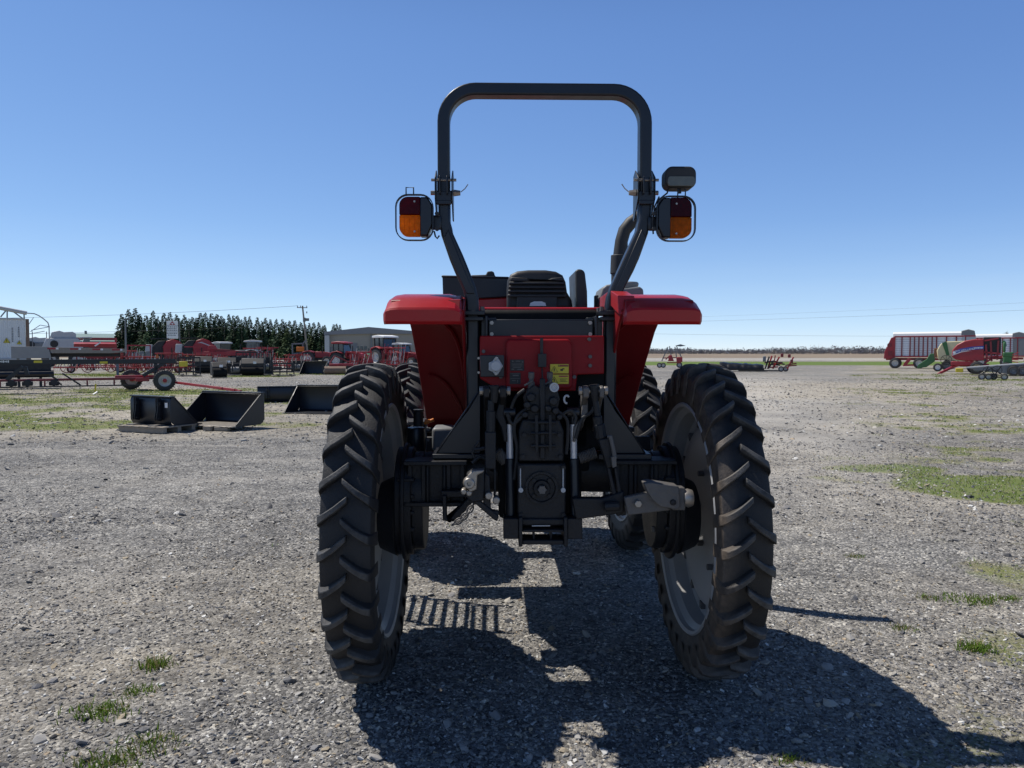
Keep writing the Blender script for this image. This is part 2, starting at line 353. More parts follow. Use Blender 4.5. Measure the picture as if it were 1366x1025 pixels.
def ground_mat():
    m = bpy.data.materials.new('gravel_ground'); m.use_nodes = True; n = m.node_tree.nodes; l = m.node_tree.links
    p = n['Principled BSDF']; p.inputs['Roughness'].default_value = .9; p.inputs['Specular IOR Level'].default_value = .25
    tc = n.new('ShaderNodeTexCoord'); at_ = n.new('ShaderNodeAttribute'); at_.attribute_name = 'tone'
    sep = n.new('ShaderNodeSeparateColor'); l.new(at_.outputs['Color'], sep.inputs[0])
    def vor(sc, feat='F1'):
        v = n.new('ShaderNodeTexVoronoi'); v.inputs['Scale'].default_value = sc; v.feature = feat; l.new(tc.outputs['Object'], v.inputs['Vector']); return v
    def noi(sc, d=5, r=.6):
        v = n.new('ShaderNodeTexNoise'); v.inputs['Scale'].default_value = sc; v.inputs['Detail'].default_value = d; v.inputs['Roughness'].default_value = r; l.new(tc.outputs['Object'], v.inputs['Vector']); return v
    def ramp(src, pts):
        r = n.new('ShaderNodeValToRGB'); l.new(src, r.inputs[0]); e = r.color_ramp.elements
        e[0].position, e[0].color = pts[0][0], pts[0][1]+(1,); e[1].position, e[1].color = pts[1][0], pts[1][1]+(1,)
        for q in pts[2:]: x = e.new(q[0]); x.color = q[1]+(1,)
        return r.outputs[0]
    def mix(f, a, b, mode='MIX'):
        x = n.new('ShaderNodeMix'); x.data_type = 'RGBA'; x.blend_type = mode
        for i, v in ((0, f), (6, a), (7, b)):
            if hasattr(v, 'default_value'): l.new(v, x.inputs[i])
            else: x.inputs[i].default_value = v if i == 0 else v+(1,)
        return x.outputs[2]
    def mth(op, a, b, clamp=False):
        x = n.new('ShaderNodeMath'); x.operation = op; x.use_clamp = clamp
        for i, v in enumerate((a, b)):
            if hasattr(v, 'default_value'): l.new(v, x.inputs[i])
            else: x.inputs[i].default_value = v
        return x.outputs[0]
    v1, v2, v3 = vor(62), vor(26), vor(130)
    s1 = n.new('ShaderNodeSeparateColor'); l.new(v1.outputs['Color'], s1.inputs[0]); s2 = n.new('ShaderNodeSeparateColor'); l.new(v2.outputs['Color'], s2.inputs[0])
    grey = ramp(s1.outputs[0], [(0, (.07, .069, .069)), (.5, (.20, .196, .190)), (.85, (.31, .30, .285)), (1, (.60, .58, .53))])
    tan = ramp(s1.outputs[1], [(0, (.15, .132, .108)), (.5, (.35, .315, .26)), (.9, (.48, .44, .37)), (1, (.68, .63, .54))])
    big = noi(.9, 6, .7)
    tf = mth('ADD', sep.outputs[1], mth('MULTIPLY', mth('SUBTRACT', big.outputs[0], .5), .9), True)
    base = mix(tf, grey, tan)
    # scattered larger stones in the texture
    sel = mth('GREATER_THAN', s2.outputs[0], .70); body = mth('LESS_THAN', v2.outputs['Distance'], .40); st = mth('MULTIPLY', sel, body)
    base = mix(mth('MULTIPLY', st, .7), base, ramp(s2.outputs[1], [(0, (.13, .13, .14)), (1, (.56, .54, .50))]))
    fine = noi(6, 8, .75); base = mix(1, base, ramp(fine.outputs[0], [(.3, (.58, .58, .58)), (.7, (1.30, 1.30, 1.29))]), 'MULTIPLY')
    mid = noi(2.1, 9, .82); base = mix(1, base, ramp(mid.outputs[0], [(.36, (.62, .62, .63)), (.64, (1.30, 1.29, 1.26))]), 'MULTIPLY')
    vlg = noi(.13, 4, .6); base = mix(1, base, ramp(vlg.outputs[0], [(.3, (.76, .76, .77)), (.7, (1.32, 1.31, 1.28))]), 'MULTIPLY')
    # grass
    gn = noi(5, 9, .8); gcol = ramp(noi(2.2, 8, .75).outputs[0], [(.32, (.11, .15, .03)), (.50, (.20, .20, .075)), (.66, (.36, .31, .18))])
    gf = mth('MULTIPLY', mth('SUBTRACT', mth('ADD', mth('MULTIPLY', sep.outputs[0], .75), mth('MULTIPLY', gn.outputs[0], 1.3)), .90), 2.2, True)
    gcol = mix(mth('MULTIPLY', mth('SUBTRACT', sep.outputs[0], .6, True), 1.1, True), gcol, (.11, .165, .032))
    base = mix(gf, base, gcol)
    base = mix(mth('MULTIPLY', sep.outputs[2], .75), base, (.50, .465, .41))
    # far field beyond the road
    sx_ = n.new('ShaderNodeSeparateXYZ'); l.new(tc.outputs['Object'], sx_.inputs[0])
    ff = n.new('ShaderNodeMapRange'); ff.inputs[1].default_value = 203; ff.inputs[2].default_value = 212; l.new(sx_.outputs[1], ff.inputs[0])
    fcol = ramp(noi(.02, 5, .6).outputs[0], [(.35, (.20, .15, .115)), (.65, (.26, .215, .15))])
    base = mix(ff.outputs[0], base, fcol)
    l.new(base, p.inputs['Base Color'])
    h = mth('ADD', mth('MULTIPLY', v1.outputs['Distance'], -.55), mth('MULTIPLY', mth('MULTIPLY', mth('SUBTRACT', .45, v2.outputs['Distance'], True), st), 2.2))
    h = mth('ADD', h, mth('MULTIPLY', fine.outputs[0], .9)); h = mth('ADD', h, mth('MULTIPLY', v3.outputs['Distance'], -.3))
    b = n.new('ShaderNodeBump'); b.inputs['Strength'].default_value = .95; b.inputs['Distance'].default_value = .016; l.new(h, b.inputs['Height']); l.new(b.outputs[0], p.inputs['Normal'])
    return m
g = raw_mesh('ground', V, F, ground_mat(), MK); g['kind'] = 'structure'
g.data.polygons.foreach_set('use_smooth', [True]*len(g.data.polygons))
def gz(x, y): return .012*fbm(x, y, .5, 2, 8.0)+.010*fbm(x, y, 2.2, 2, 9.0)-.008 if abs(x) < 14 and -2 < y < 20 else 0

# ---- loose stones: angular flat-faced chips of many sizes
def vnoise(x, y, s, seed):
    rg = np.random.default_rng(seed); g = rg.random((256, 256)); X = x*s; Y = y*s; x0 = np.floor(X).astype(int); y0 = np.floor(Y).astype(int); fx = X-x0; fy = Y-y0
    fx = fx*fx*(3-2*fx); fy = fy*fy*(3-2*fy); q = lambda a, b: g[a % 256, b % 256]
    return (q(x0, y0)*(1-fx)+q(x0+1, y0)*fx)*(1-fy)+(q(x0, y0+1)*(1-fx)+q(x0+1, y0+1)*fx)*fy
def sm(a, b, x):
    t = np.clip((x-a)/(b-a), 0, 1); return t*t*(3-2*t)
def stones(name, N, med, sig, lo, hi, dmax, power, seed, label, dmin=1.0):
    rng = np.random.default_rng(seed); temps = []
    base = np.array([[sx, sy, sz] for sx in (-1, 1) for sy in (-1, 1) for sz in (-1, 1)], float)
    fq = np.array([[0, 1, 3], [0, 3, 2], [4, 6, 7], [4, 7, 5], [0, 4, 5], [0, 5, 1], [2, 3, 7], [2, 7, 6], [0, 2, 6], [0, 6, 4], [1, 5, 7], [1, 7, 3]])
    for k in range(24):
        v = base*rng.uniform(.35, 1.0, (8, 3))+rng.normal(0, .12, (8, 3)); temps.append(v*np.array([1, rng.uniform(.5, .95), rng.uniform(.25, .6)]))
    temps = np.array(temps); nv_ = 8
    if hi > .02:     # larger stones: more facets
        bm = bmesh.new(); bmesh.ops.create_icosphere(bm, subdivisions=1, radius=1); ib = np.array([v.co[:] for v in bm.verts]); fq = np.array([[v.index for v in f.verts] for f in bm.faces]); bm.free(); temps = []
        for k in range(24): temps.append((ib*rng.uniform(.6, 1.1, (len(ib), 1))*np.array([1.15, 1.15, 1])+rng.normal(0, .10, ib.shape))*np.array([1, rng.uniform(.5, .95), rng.uniform(.25, .6)]))
        temps = np.array(temps); nv_ = len(ib)
    M = N*4; d = dmin+dmax*rng.random(M)**power; x = rng.uniform(-.95, .95, M)*(d+1.3); y = d
    lane = sm(6.8, 8, y)*(1-sm(12.5, 14.5, y))*np.where(x < -1, 1, .55)
    keep = (rng.random(M) > lane*.8) & (rng.random(M) < .15+1.1*vnoise(x+50, y, .9, 1)*(.5+vnoise(x+90, y, 3.1, 2)))
    ix = np.nonzero(keep)[0][:N]; x, y = x[ix], y[ix]; n = len(ix)
    s = np.clip(rng.lognormal(math.log(med), sig, n), lo, hi)*np.where(y > 7, 1.35, 1)
    a = rng.random(n)*2*PI; ca, sa = np.cos(a)[:, None], np.sin(a)[:, None]; tl = rng.normal(0, .28, (n, 2))
    q = temps[rng.integers(0, 24, n)]*s[:, None, None]
    z = .012*0 + np.array([gz(px, py) for px, py in zip(x, y)])
    Q = np.stack([q[:, :, 0]*ca-q[:, :, 1]*sa+x[:, None], q[:, :, 0]*sa+q[:, :, 1]*ca+y[:, None], q[:, :, 2]+q[:, :, 0]*tl[:, :1]+q[:, :, 1]*tl[:, 1:]+(z+s*.14)[:, None]], -1).reshape(-1, 3)
    F = (fq[None]+(np.arange(n)*nv_)[:, None, None]).reshape(-1, 3)
    pal = np.array([[.205, .20, .198], [.28, .27, .255], [.125, .123, .125], [.38, .355, .31], [.33, .28, .205], [.58, .57, .54], [.07, .07, .073], [.39, .31, .22]]); pw = [.26, .25, .16, .13, .05, .06, .07, .02]
    c = pal[rng.choice(8, n, p=pw)]*rng.uniform(.8, 1.22, (n, 1))
    m = attr_mat(name+'_stone', .85)
    nt_ = m.node_tree; p = nt_.nodes['Principled BSDF']; tc = nt_.nodes.new('ShaderNodeTexCoord'); nz = nt_.nodes.new('ShaderNodeTexNoise'); nz.inputs['Scale'].default_value = 160; nt_.links.new(tc.outputs['Object'], nz.inputs['Vector'])
    b = nt_.nodes.new('ShaderNodeBump'); b.inputs['Strength'].default_value = .35; b.inputs['Distance'].default_value = .004; nt_.links.new(nz.outputs[0], b.inputs['Height']); nt_.links.new(b.outputs[0], p.inputs['Normal'])
    o = raw_mesh(name, Q, F, m, np.repeat(c, nv_, 0)); o.data.polygons.foreach_set('use_smooth', [False]*len(o.data.polygons))
    tag(o, label, 'gravel', kind='stuff')
stones('fine_gravel', 190000, .0060, .42, .003, .014, 12.5, 1.7, 3, 'fine grey gravel chips strewn over the yard')
stones('gravel', 17000, .0105, .48, .006, .036, 14.5, 1.6, 4, 'larger loose grey and tan stones lying on the gravel yard')

stones('scattered_stone', 30000, .017, .40, .010, .05, 34, .85, 5, 'stones scattered over the farther gravel and verges', 12.0)
# ---- grass blades
GRASSM = attr_mat('grass_blade', .7, translucent=.35)
def blades(name, pts, hgt, rng, dry=.25):
    VV = []; FF = []; TT = []; off = 0
    for (x, y) in pts:
        h = hgt*rng.uniform(.5, 1.4)*(1+max(0, y-12)*.03); a = rng.random()*2*PI; wv = h*.04+.0012+.00016*y; lean = rng.normal(0, .55, 2)*h; z = gz(x, y)
        dx, dy = math.cos(a)*wv, math.sin(a)*wv
        VV.append(np.array([[x-dx, y-dy, z-.004], [x+dx, y+dy, z-.004], [x+dx*.7+lean[0]*.4, y+dy*.7+lean[1]*.4, z+h*.6], [x-dx*.7+lean[0]*.4, y-dy*.7+lean[1]*.4, z+h*.6], [x+lean[0], y+lean[1], z+h*.95]]))
        FF += [[off, off+1, off+2], [off, off+2, off+3], [off+3, off+2, off+4]]; off += 5
        c = np.array([.27, .23, .11]) if rng.random() < dry else np.array([.105, .19, .025])*rng.uniform(.7, 1.3)+np.array([.03, .01, 0])*rng.random()
        TT.append(np.tile(c, (5, 1)))
    return raw_mesh(name, np.concatenate(VV), np.array(FF), GRASSM, np.concatenate(TT))
rng = np.random.default_rng(11); pts = []
while len(pts) < 52000:
    y = 5+50*rng.random()**.9; x = rng.uniform(-1, 1)*(y*.78+2)
    if rng.random() < (grass_mask(x, y)-.35+.9*fbm(x, y, 2.2, 3, 3.0)): pts.append((x, y))
o = blades('grass', pts, .028, rng); tag(o, 'short patchy green and straw grass at the edges of the gravel', 'grass', kind='stuff')
def weed(px, py, rad, n, hgt, label, dry=.1):
    d = ray(px, py); t = -CAM_H/d.z; c = Vector((0, 0, CAM_H))+d*t
    pp = [(c.x+rng.normal(0, rad)*1.4, c.y+rng.normal(0, rad)) for _ in range(n)]
    o = blades('weed_clump', pp, hgt*.75, rng, dry); tag(o, label, 'weed')
    o.data.transform(Matrix.Translation((-c.x, -c.y, 0))); o.location = (c.x, c.y, 0)
weed(1304, 866, .035, 240, .045, 'bright green weed clump beside pale flat stone, right of tractor shadow')
weed(1302, 801, .07, 300, .035, 'long low green weed strip in gravel at right edge')
weed(1347, 798, .03, 110, .03, 'small weed clump at the far right edge of the gravel')
weed(1238, 797, .025, 90, .03, 'dull round weed clump left of the long green weed strip', .4)
weed(1204, 838, .03, 110, .025, 'sparse brownish weed at the tip of the thin pipe shadow', .5)
weed(208, 888, .03, 170, .05, 'dark olive weed tuft alone in gravel, left foreground', .35)
weed(135, 950, .05, 240, .04, 'bright green weed patch spreading among stones at lower left')
weed(188, 922, .03, 130, .03, 'twin small green weeds between olive tuft and lower left patch')
weed(205, 990, .04, 170, .035, 'yellowish weed patch near the bottom edge on the left', .4)
weed(150, 1015, .05, 260, .04, 'leafy weed clump at the very bottom left of the picture', .2)
weed(1050, 1012, .02, 80, .03, 'small green sprout inside the tractor shadow at the bottom', .2)
weed(1140, 742, .03, 90, .025, 'faint green weed right of the right rear tyre', .4)
# ================================================================== TRACTOR
def text_part(body, size, name, m, parent, loc, rot=(PI/2, 0, 0), sx=1, ext=.0):
    cu = bpy.data.curves.new(name, 'FONT'); cu.body = body; cu.size = size; cu.align_x = 'CENTER'; cu.align_y = 'CENTER'; cu.extrude = ext
    o = bpy.data.objects.new(name, cu); COL.objects.link(o); bpy.context.view_layer.update()
    me = bpy.data.meshes.new_from_object(o); bpy.data.objects.remove(o); bpy.data.curves.remove(cu)
    me.name = name; me.materials.clear(); me.materials.append(m)
    o = bpy.data.objects.new(name, me); COL.objects.link(o); o.parent = parent; o.location = loc; o.rotation_euler = rot; o.scale = (sx, 1, 1)
    return o
tr = thing('tractor', 'red open tractor with black roll bar and narrow tall tyres, seen from behind', 'tractor', (TX, TY, 0), TYAW)

# ---- wheels
def tyre_mb(Rt, W, rimr, nl, lug=.042):
    m = MB(); h = W/2; rc = Rt-lug
    prof = [(-h*.74, rimr-.02), (-h*.80, rimr+.012), (-h*.93, rimr+.05), (-h*1.0, rimr+.09), (-h*.985, rc-.055), (-h*.92, rc-.02), (-h*.6, rc-.004), (0, rc)]
    prof = prof + [(-a, r) for a, r in reversed(prof[:-1])]
    m.lathe(prof, seg=96)
    def casing(x):
        ax = abs(x)/h
        return rc-.004*min(1, ax/.6) if ax < .6 else (rc-.004-.016*(ax-.6)/.32 if ax < .92 else rc-.02-.035*(ax-.92)/.065)
    dphi = 2*PI/nl
    for side in (-1, 1):
        for i in range(nl):
            p0 = i*dphi+(dphi/2 if side > 0 else 0) + random.uniform(-.011, .011); vs = []; fs = []
            st = [(-.10, 0, .024, .96), (.08, .026, .027, 1.0), (.35, .062, .028, 1.0), (.62, .092, .029, .99), (.86, .116, .034, .97), (.985, .127, .044, .80), (1.05, .134, .052, .25)]
            for u, dp, wd, hf in st:
                x = side*u*h; rb = casing(min(abs(x), h*.985))-.01; rt = rb+.01+lug*hf
                if u > 1: rb -= .05; rt = rc-.075
                elif u > .95: rt = rc-.005
                ph = p0+dp/Rt*.78*.90; wt = wd/Rt/2; wb = wt*1.45
                for q, (r, pw) in enumerate(((rb, -wb), (rt, -wt), (rt, wt), (rb, wb))):
                    vs.append((x, r*math.cos(ph+pw), r*math.sin(ph+pw)))
            n = len(st)
            for k in range(n-1):
                for q in range(3): fs.append((4*k+q, 4*k+q+1, 4*k+5+q, 4*k+4+q))
            fs += [(0, 1, 2, 3), tuple(4*(n-1)+q for q in (3, 2, 1, 0))]
            m.add(vs, fs)
    return m
def rim_mb(W, rimr, inner):      # inner=+1: open dish faces +x
    m = MB(); h = W/2; s = inner
    prof = [(.80*h, rimr+.004), (.86*h, rimr-.002), (.80*h, rimr-.018), (.58*h, rimr-.022), (.36*h, rimr-.046), (-.22*h, rimr-.056), (-.34*h, rimr-.078), (-.34*h, rimr-.122), (-.10*h, rimr-.132), (-.14*h, rimr*.66), (-.50*h, rimr*.50), (-.60*h, rimr*.42), (-.60*h, .02)]
    m.lathe([(a*s, r) for a, r in prof], seg=72)
    prof2 = [(-.72*h, .02), (-.72*h, rimr*.52), (-.55*h, rimr*.72), (-.5*h, rimr-.085), (-.66*h, rimr-.05), (-.84*h, rimr-.01), (-.80*h, rimr+.004)]
    m.lathe([(a*s, r) for a, r in prof2], seg=72)
    return m
def wheel(name, x, y, Rt, W, rimr, inner, steer=0, nl=31):
    rim = rim_mb(W, rimr, inner).build(name, RIM, tr, ang=30); rim.location = (x, y, Rt-.004); rim.rotation_euler = (0, 0, steer)
    # start angle: chevrons point up at the rear, trailing down to the shoulders
    t = tyre_mb(Rt, W, rimr, nl).build('tyre', RUBR if x > 0 and y == 0 else RUBL, rim, bevel=.007, ang=40)
    b = MB(); h = W/2
    for k in range(16):
        a = 2*PI*k/16+.1; c, s_ = math.cos(a), math.sin(a)
        rr = rimr-.098
        b.box((inner*-.26*h, c*rr, s_*rr), (.030, .036, .030), Matrix.Rotation(a, 3, 'X'))
    for k in range(8):
        a = 2*PI*k/8; c, s_ = math.cos(a)*rimr*.46, math.sin(a)*rimr*.46
        b.cyl((inner*(-.62*h), c, s_), (inner*(-.3*h), c, s_), .016, seg=6)
    build_split(b, 'wheel_bolt', GREYC, rim)
    return rim
for sx in (-1, 1):
    wheel('rear_wheel', sx*.832, 0, .78, .228, .575, -sx)
    wheel('front_wheel', sx*.90, 2.36, .765, .235, .535, -sx, steer=R(3.5), nl=30)
# front wheels repeat their pair's look (same tyres all round)

# ---- fenders
def smooth_(a, b, x):
    q = min(1, max(0, (x-a)/(b-a))); return q*q*(3-2*q)
for sx in (-1, 1):
    arch = [(-.385, 1.765), (-.40, 1.80), (-.37, 1.845), (-.22, 1.875), (0, 1.885), (.20, 1.845), (.36, 1.73), (.50, 1.57), (.66, 1.38), (.80, 1.22), (.86, 1.14)]
    inn = [(p[0]+.016, p[1]-.008) if i < 3 else (p[0]-.010*(i/10), p[1]-.012) for i, p in enumerate(arch)]
    m = MB(); na = len(arch); vs = []      # the arch narrows towards its foot
    for i in range(na):
        wo = .685-(.055 if sx < 0 else .075)*smooth_(4, 10, i); vs += [(sx*.372, *arch[i]), (sx*wo, *arch[i]), (sx*wo, *inn[i]), (sx*.372, *inn[i])]
    m.add(vs, [(0, 1, 2, 3), tuple(4*(na-1)+q for q in (3, 2, 1, 0))]+[(4*i+q, 4*i+(q+1) % 4, 4*i+4+(q+1) % 4, 4*i+4+q) for i in range(na-1) for q in range(4)])
    m.prism([(-.37, 1.80), (-.2, 1.868), (0, 1.872), (.19, 1.835), (.35, 1.72), (.49, 1.56), (.65, 1.37), (.79, 1.21), (.85, 1.14), (.5, 1.14), (.2, 1.30), (-.05, 1.52), (-.22, 1.70)], 'x', sx*.358, sx*.371)
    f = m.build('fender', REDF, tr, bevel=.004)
    m = MB(); pr = [(-.412, 1.752), (-.430, 1.765), (-.434, 1.816), (-.428, 1.826), (-.36, 1.868), (-.29, 1.889), (-.20, 1.902), (-.02, 1.900), (.16, 1.868), (.15, 1.85), (-.02, 1.880), (-.2, 1.880), (-.36, 1.856), (-.40, 1.82), (-.402, 1.752)]; vs = []
    st = [(.362, .060, .030), (.372, .030, .012), (.395, .008, .003), (.43, 0, 0), (.64, 0, 0), (.68, .006, .002), (.703, .022, .010), (.714, .050, .026)]
    for (x_, dz, dy) in st:
        for (y_, z_) in pr: q = min(1, max(0, (z_-1.765)/.12)); vs.append((sx*x_, y_+dy*(1 if y_ < -.35 else 0), z_-dz*q))
    n_ = len(pr); m.add(vs, [tuple(range(n_)), tuple(reversed(range(n_*(len(st)-1), n_*len(st))))]+[(n_*i+k, n_*i+(k+1) % n_, n_*i+n_+(k+1) % n_, n_*i+n_+k) for i in range(len(st)-1) for k in range(n_)])
    if sx > 0: m.prism([(-.36, 1.80), (-.34, 1.885), (-.1, 1.93), (.25, 1.92), (.25, 1.85), (-.1, 1.86)], 'x', .345, .42)
    fl = m.build('fender_lip', RED, f, bevel=.005, ang=24); fl.location.z = -.018
    m = MB()     # pressed ridges on the arch underside
    for (k, yy) in ((0, .0), (1, .0)):
        pts = []
        for t in range(9):
            a = t/8; x = .40+.20*math.sin(a*PI/2); i = 5.2+k*2.2+2.3*(1-math.cos(a*PI/2))
            i0 = min(9, int(i)); q = min(1, i-i0)
            yb = inn[i0][0]*(1-q)+inn[i0+1][0]*q; zb = inn[i0][1]*(1-q)+inn[i0+1][1]*q
            pts.append((sx*(.995-x), yb-.004, zb-.003))
        m.tube(pts, .012, seg=6)
    build_split(m, 'fender_ridge', REDF, f)
m = MB(); m.box((0, 1.22, 1.135), (1.28, .86, .03)); m.box((0, .70, 1.13), (.70, .66, .03)); m.box((-.86, 1.52, 1.12), (.42, .26, .025)); m.box((0, .40, 1.10), (1.30, .04, .08))
m.build('platform', BLKM, tr, bevel=.005)

# ---- roll bar
RY0, RY1 = -.135, -.055
def XZ(px, py, ly=RY0): p = T(px, py, ly); return (p.x, p.z)
xl = XZ(591.5, 200)[0]; xr = XZ(862, 200)[0]; zt = XZ(727, 118.5)[1]; zt2 = zt; rc_ = .155
zl = XZ(592, 262)[1]; zr = XZ(862, 262)[1]
path = [(xl, zl)]
for k in range(11):
    a = PI - k*PI/20; path.append((xl+rc_+rc_*math.cos(a), zt-rc_+rc_*math.sin(a)))
for k in range(11):
    a = PI/2 - k*PI/20; path.append((xr-rc_+rc_*math.cos(a), zt-rc_+rc_*math.sin(a)))
path.append((xr, zr))
m = MB(); m.ribbon(path, .058, RY0, RY1); hoop = m.build('roll_bar', BLK, tr, bevel=.009, ang=28, bseg=3)
for side, pts, wds in ((-1, [(592, 262), (592.5, 303), (612, 352), (629, 392), (631, 424), (631, 600)], [.056, .056, .068, .062, .062, .064]),
                       (1, [(862, 262), (861.5, 300), (841, 350), (820.5, 392), (815, 424), (814, 600)], [.056, .056, .068, .062, .058, .054])):
    pp = [XZ(*p) for p in pts]
    # soften the bends
    out = [pp[0]]; ow = [wds[0]]
    for i in range(1, len(pp)-1):
        a, b, c = Vector(pp[i-1]), Vector(pp[i]), Vector(pp[i+1])
        for t in (.22, 0, .22):
            q = b.lerp(a, .18) if len(out) % 3 == 1 else (b.lerp(c, .18) if len(out) % 3 == 0 else (b*.76+a*.12+c*.12))
            out.append((q.x, q.y)); ow.append(wds[i])
    out.append(pp[-1]); ow.append(wds[-1])
    m = MB(); m.ribbon(out, ow, RY0+.004, RY1+.012); post = m.build('roll_bar_post', BLK, tr, bevel=.010, bseg=2)
    # gusset plate on the slanted part
    cxs = [XZ(*p) for p in ((598, 306), (616, 352), (633, 392), (622, 392), (604, 352), (592, 318))] if side < 0 else [XZ(*p) for p in ((856, 306), (836, 352), (818, 392), (829, 392), (848, 352), (862, 318))]
    m = MB(); m.prism(cxs, 'y', RY0-.004, RY0+.003); m.build('post_plate', BLK, post, bevel=.004)
    # hinge
    hx, hz = XZ(592 if side < 0 else 862, 246)
    m = MB()
    for dx in (-.043, .037):
        m.prism([(RY0-.016, hz+.03), (RY0-.016, hz-.07), (RY1, hz-.16), (RY1+.03, hz-.16), (RY1+.03, hz+.06), (RY1-.02, hz+.08)], 'x', hx+dx, hx+dx+.006)
    for dx in (-.017, .017): m.box((hx+dx, RY0-.02, hz-.01), (.007, .03, .085))
    m.box((hx, RY0-.006, hz-.088), (.07, .02, .02)); m.box((hx, RY0+.02, hz-.06), (.076, .06, .05))
    m.build('hinge', BLK, hoop, bevel=.003)
    m = MB(); m.cyl((hx-.065, RY0+.03, hz-.035), (hx+.065, RY0+.03, hz-.035), .011, seg=10); m.cyl((hx-side*.045, RY0+.03, hz-.035), (hx-side*.078, RY0+.03, hz-.035), .017, .012, seg=6)
    m.cyl((hx-.06, RY0+.0, hz+.02), (hx+.06, RY0, hz+.02), .007, seg=8)
    m.tube([(hx-side*.08, RY0+.03, hz-.03), (hx-side*.10, RY0+.025, hz-.015), (hx-side*.115, RY0+.02, hz+.005)], .0025, seg=5)
    m.build('hinge_pin', STEEL, hoop)
    # ear plates with bolts under the fender height
    ex, ez = XZ(631 if side < 0 else 814, 418)
    m = MB(); m.box((ex, RY0+.03, ez), (.115, .13, .022)); m.box((ex, RY0+.03, ez-.028), (.10, .12, .02)); m.box((ex-side*.075, RY0+.045, ez-.09), (.075, .05, .14))
    e = m.build('mounting_plate', BLK, post, bevel=.004)
    m = MB()
    for dx in (-.045, .045):
        for dy in (-.025, .08): m.cyl((ex+dx, RY0+dy, ez+.01), (ex+dx, RY0+dy, ez+.03), .011, seg=6)
    for dz in (-.06, -.12): m.cyl((ex-side*.088, RY0+.02, ez+dz), (ex-side*.088, RY0+.008, ez+dz), .009, seg=6)
    build_split(m, 'plate_bolt', GREYC, e)
    # triangular gussets down to the axle
    if side < 0: tri = [(626, 545), (641, 520), (641, 604), (584, 604), (586, 596)]; edge = [(584, 604), (640, 522)]; top = [(578, 604), (654, 604), (654, 610), (578, 610)]
    else: tri = [(804, 520), (820, 548), (856, 596), (858, 604), (804, 604)]; edge = [(858, 604), (806, 522)]; top = [(796, 604), (866, 604), (866, 611), (796, 611)]
    m = MB()
    for y0 in (RY0-.03, RY1+.02): m.prism([XZ(*p) for p in tri], 'y', y0, y0+.008)
    a, b = XZ(*edge[0]), XZ(*edge[1]); m.add([(a[0], RY0-.035, a[1]), (b[0], RY0-.035, b[1]), (b[0], RY1+.03, b[1]), (a[0], RY1+.03, a[1]), (a[0]-side*-.008, RY0-.035, a[1]), (b[0]-side*-.008, RY0-.035, b[1]), (b[0]-side*-.008, RY1+.03, b[1]), (a[0]-side*-.008, RY1+.03, a[1])], [(0, 1, 2, 3), (4, 7, 6, 5), (0, 4, 5, 1), (2, 6, 7, 3), (1, 5, 6, 2), (0, 3, 7, 4)])
    m.prism([XZ(*p) for p in top], 'y', RY0-.06, RY1+.12)
    m.build('gusset', BLK, post, bevel=.003)
# cross beam
a, b = XZ(651, 426), XZ(792, 451)
m = MB(); m.box(((a[0]+b[0])/2, RY0+.045, (a[1]+b[1])/2), (b[0]-a[0], .08, a[1]-b[1])); cb = m.build('cross_beam', BLK, tr, bevel=.006)
m = MB()
for xx in (a[0]-.008, b[0]+.008): m.box((xx, RY0+.03, (a[1]+b[1])/2), (.012, .12, .12))
m.build('beam_flange', BLK, cb, bevel=.003)
m = MB()
for px in (656, 787):
    for py in (431, 446): p = T(px, py, RY0); m.cyl((p.x, RY0+.004, p.z), (p.x, RY0-.01, p.z), .010, seg=6)
build_split(m, 'beam_bolt', STEEL, cb)
a, b = T(640, 413.5, -.02), T(806, 413.5, -.02)
MB().cyl(a, b, .0125, seg=12).build('tie_rod', RED, tr)

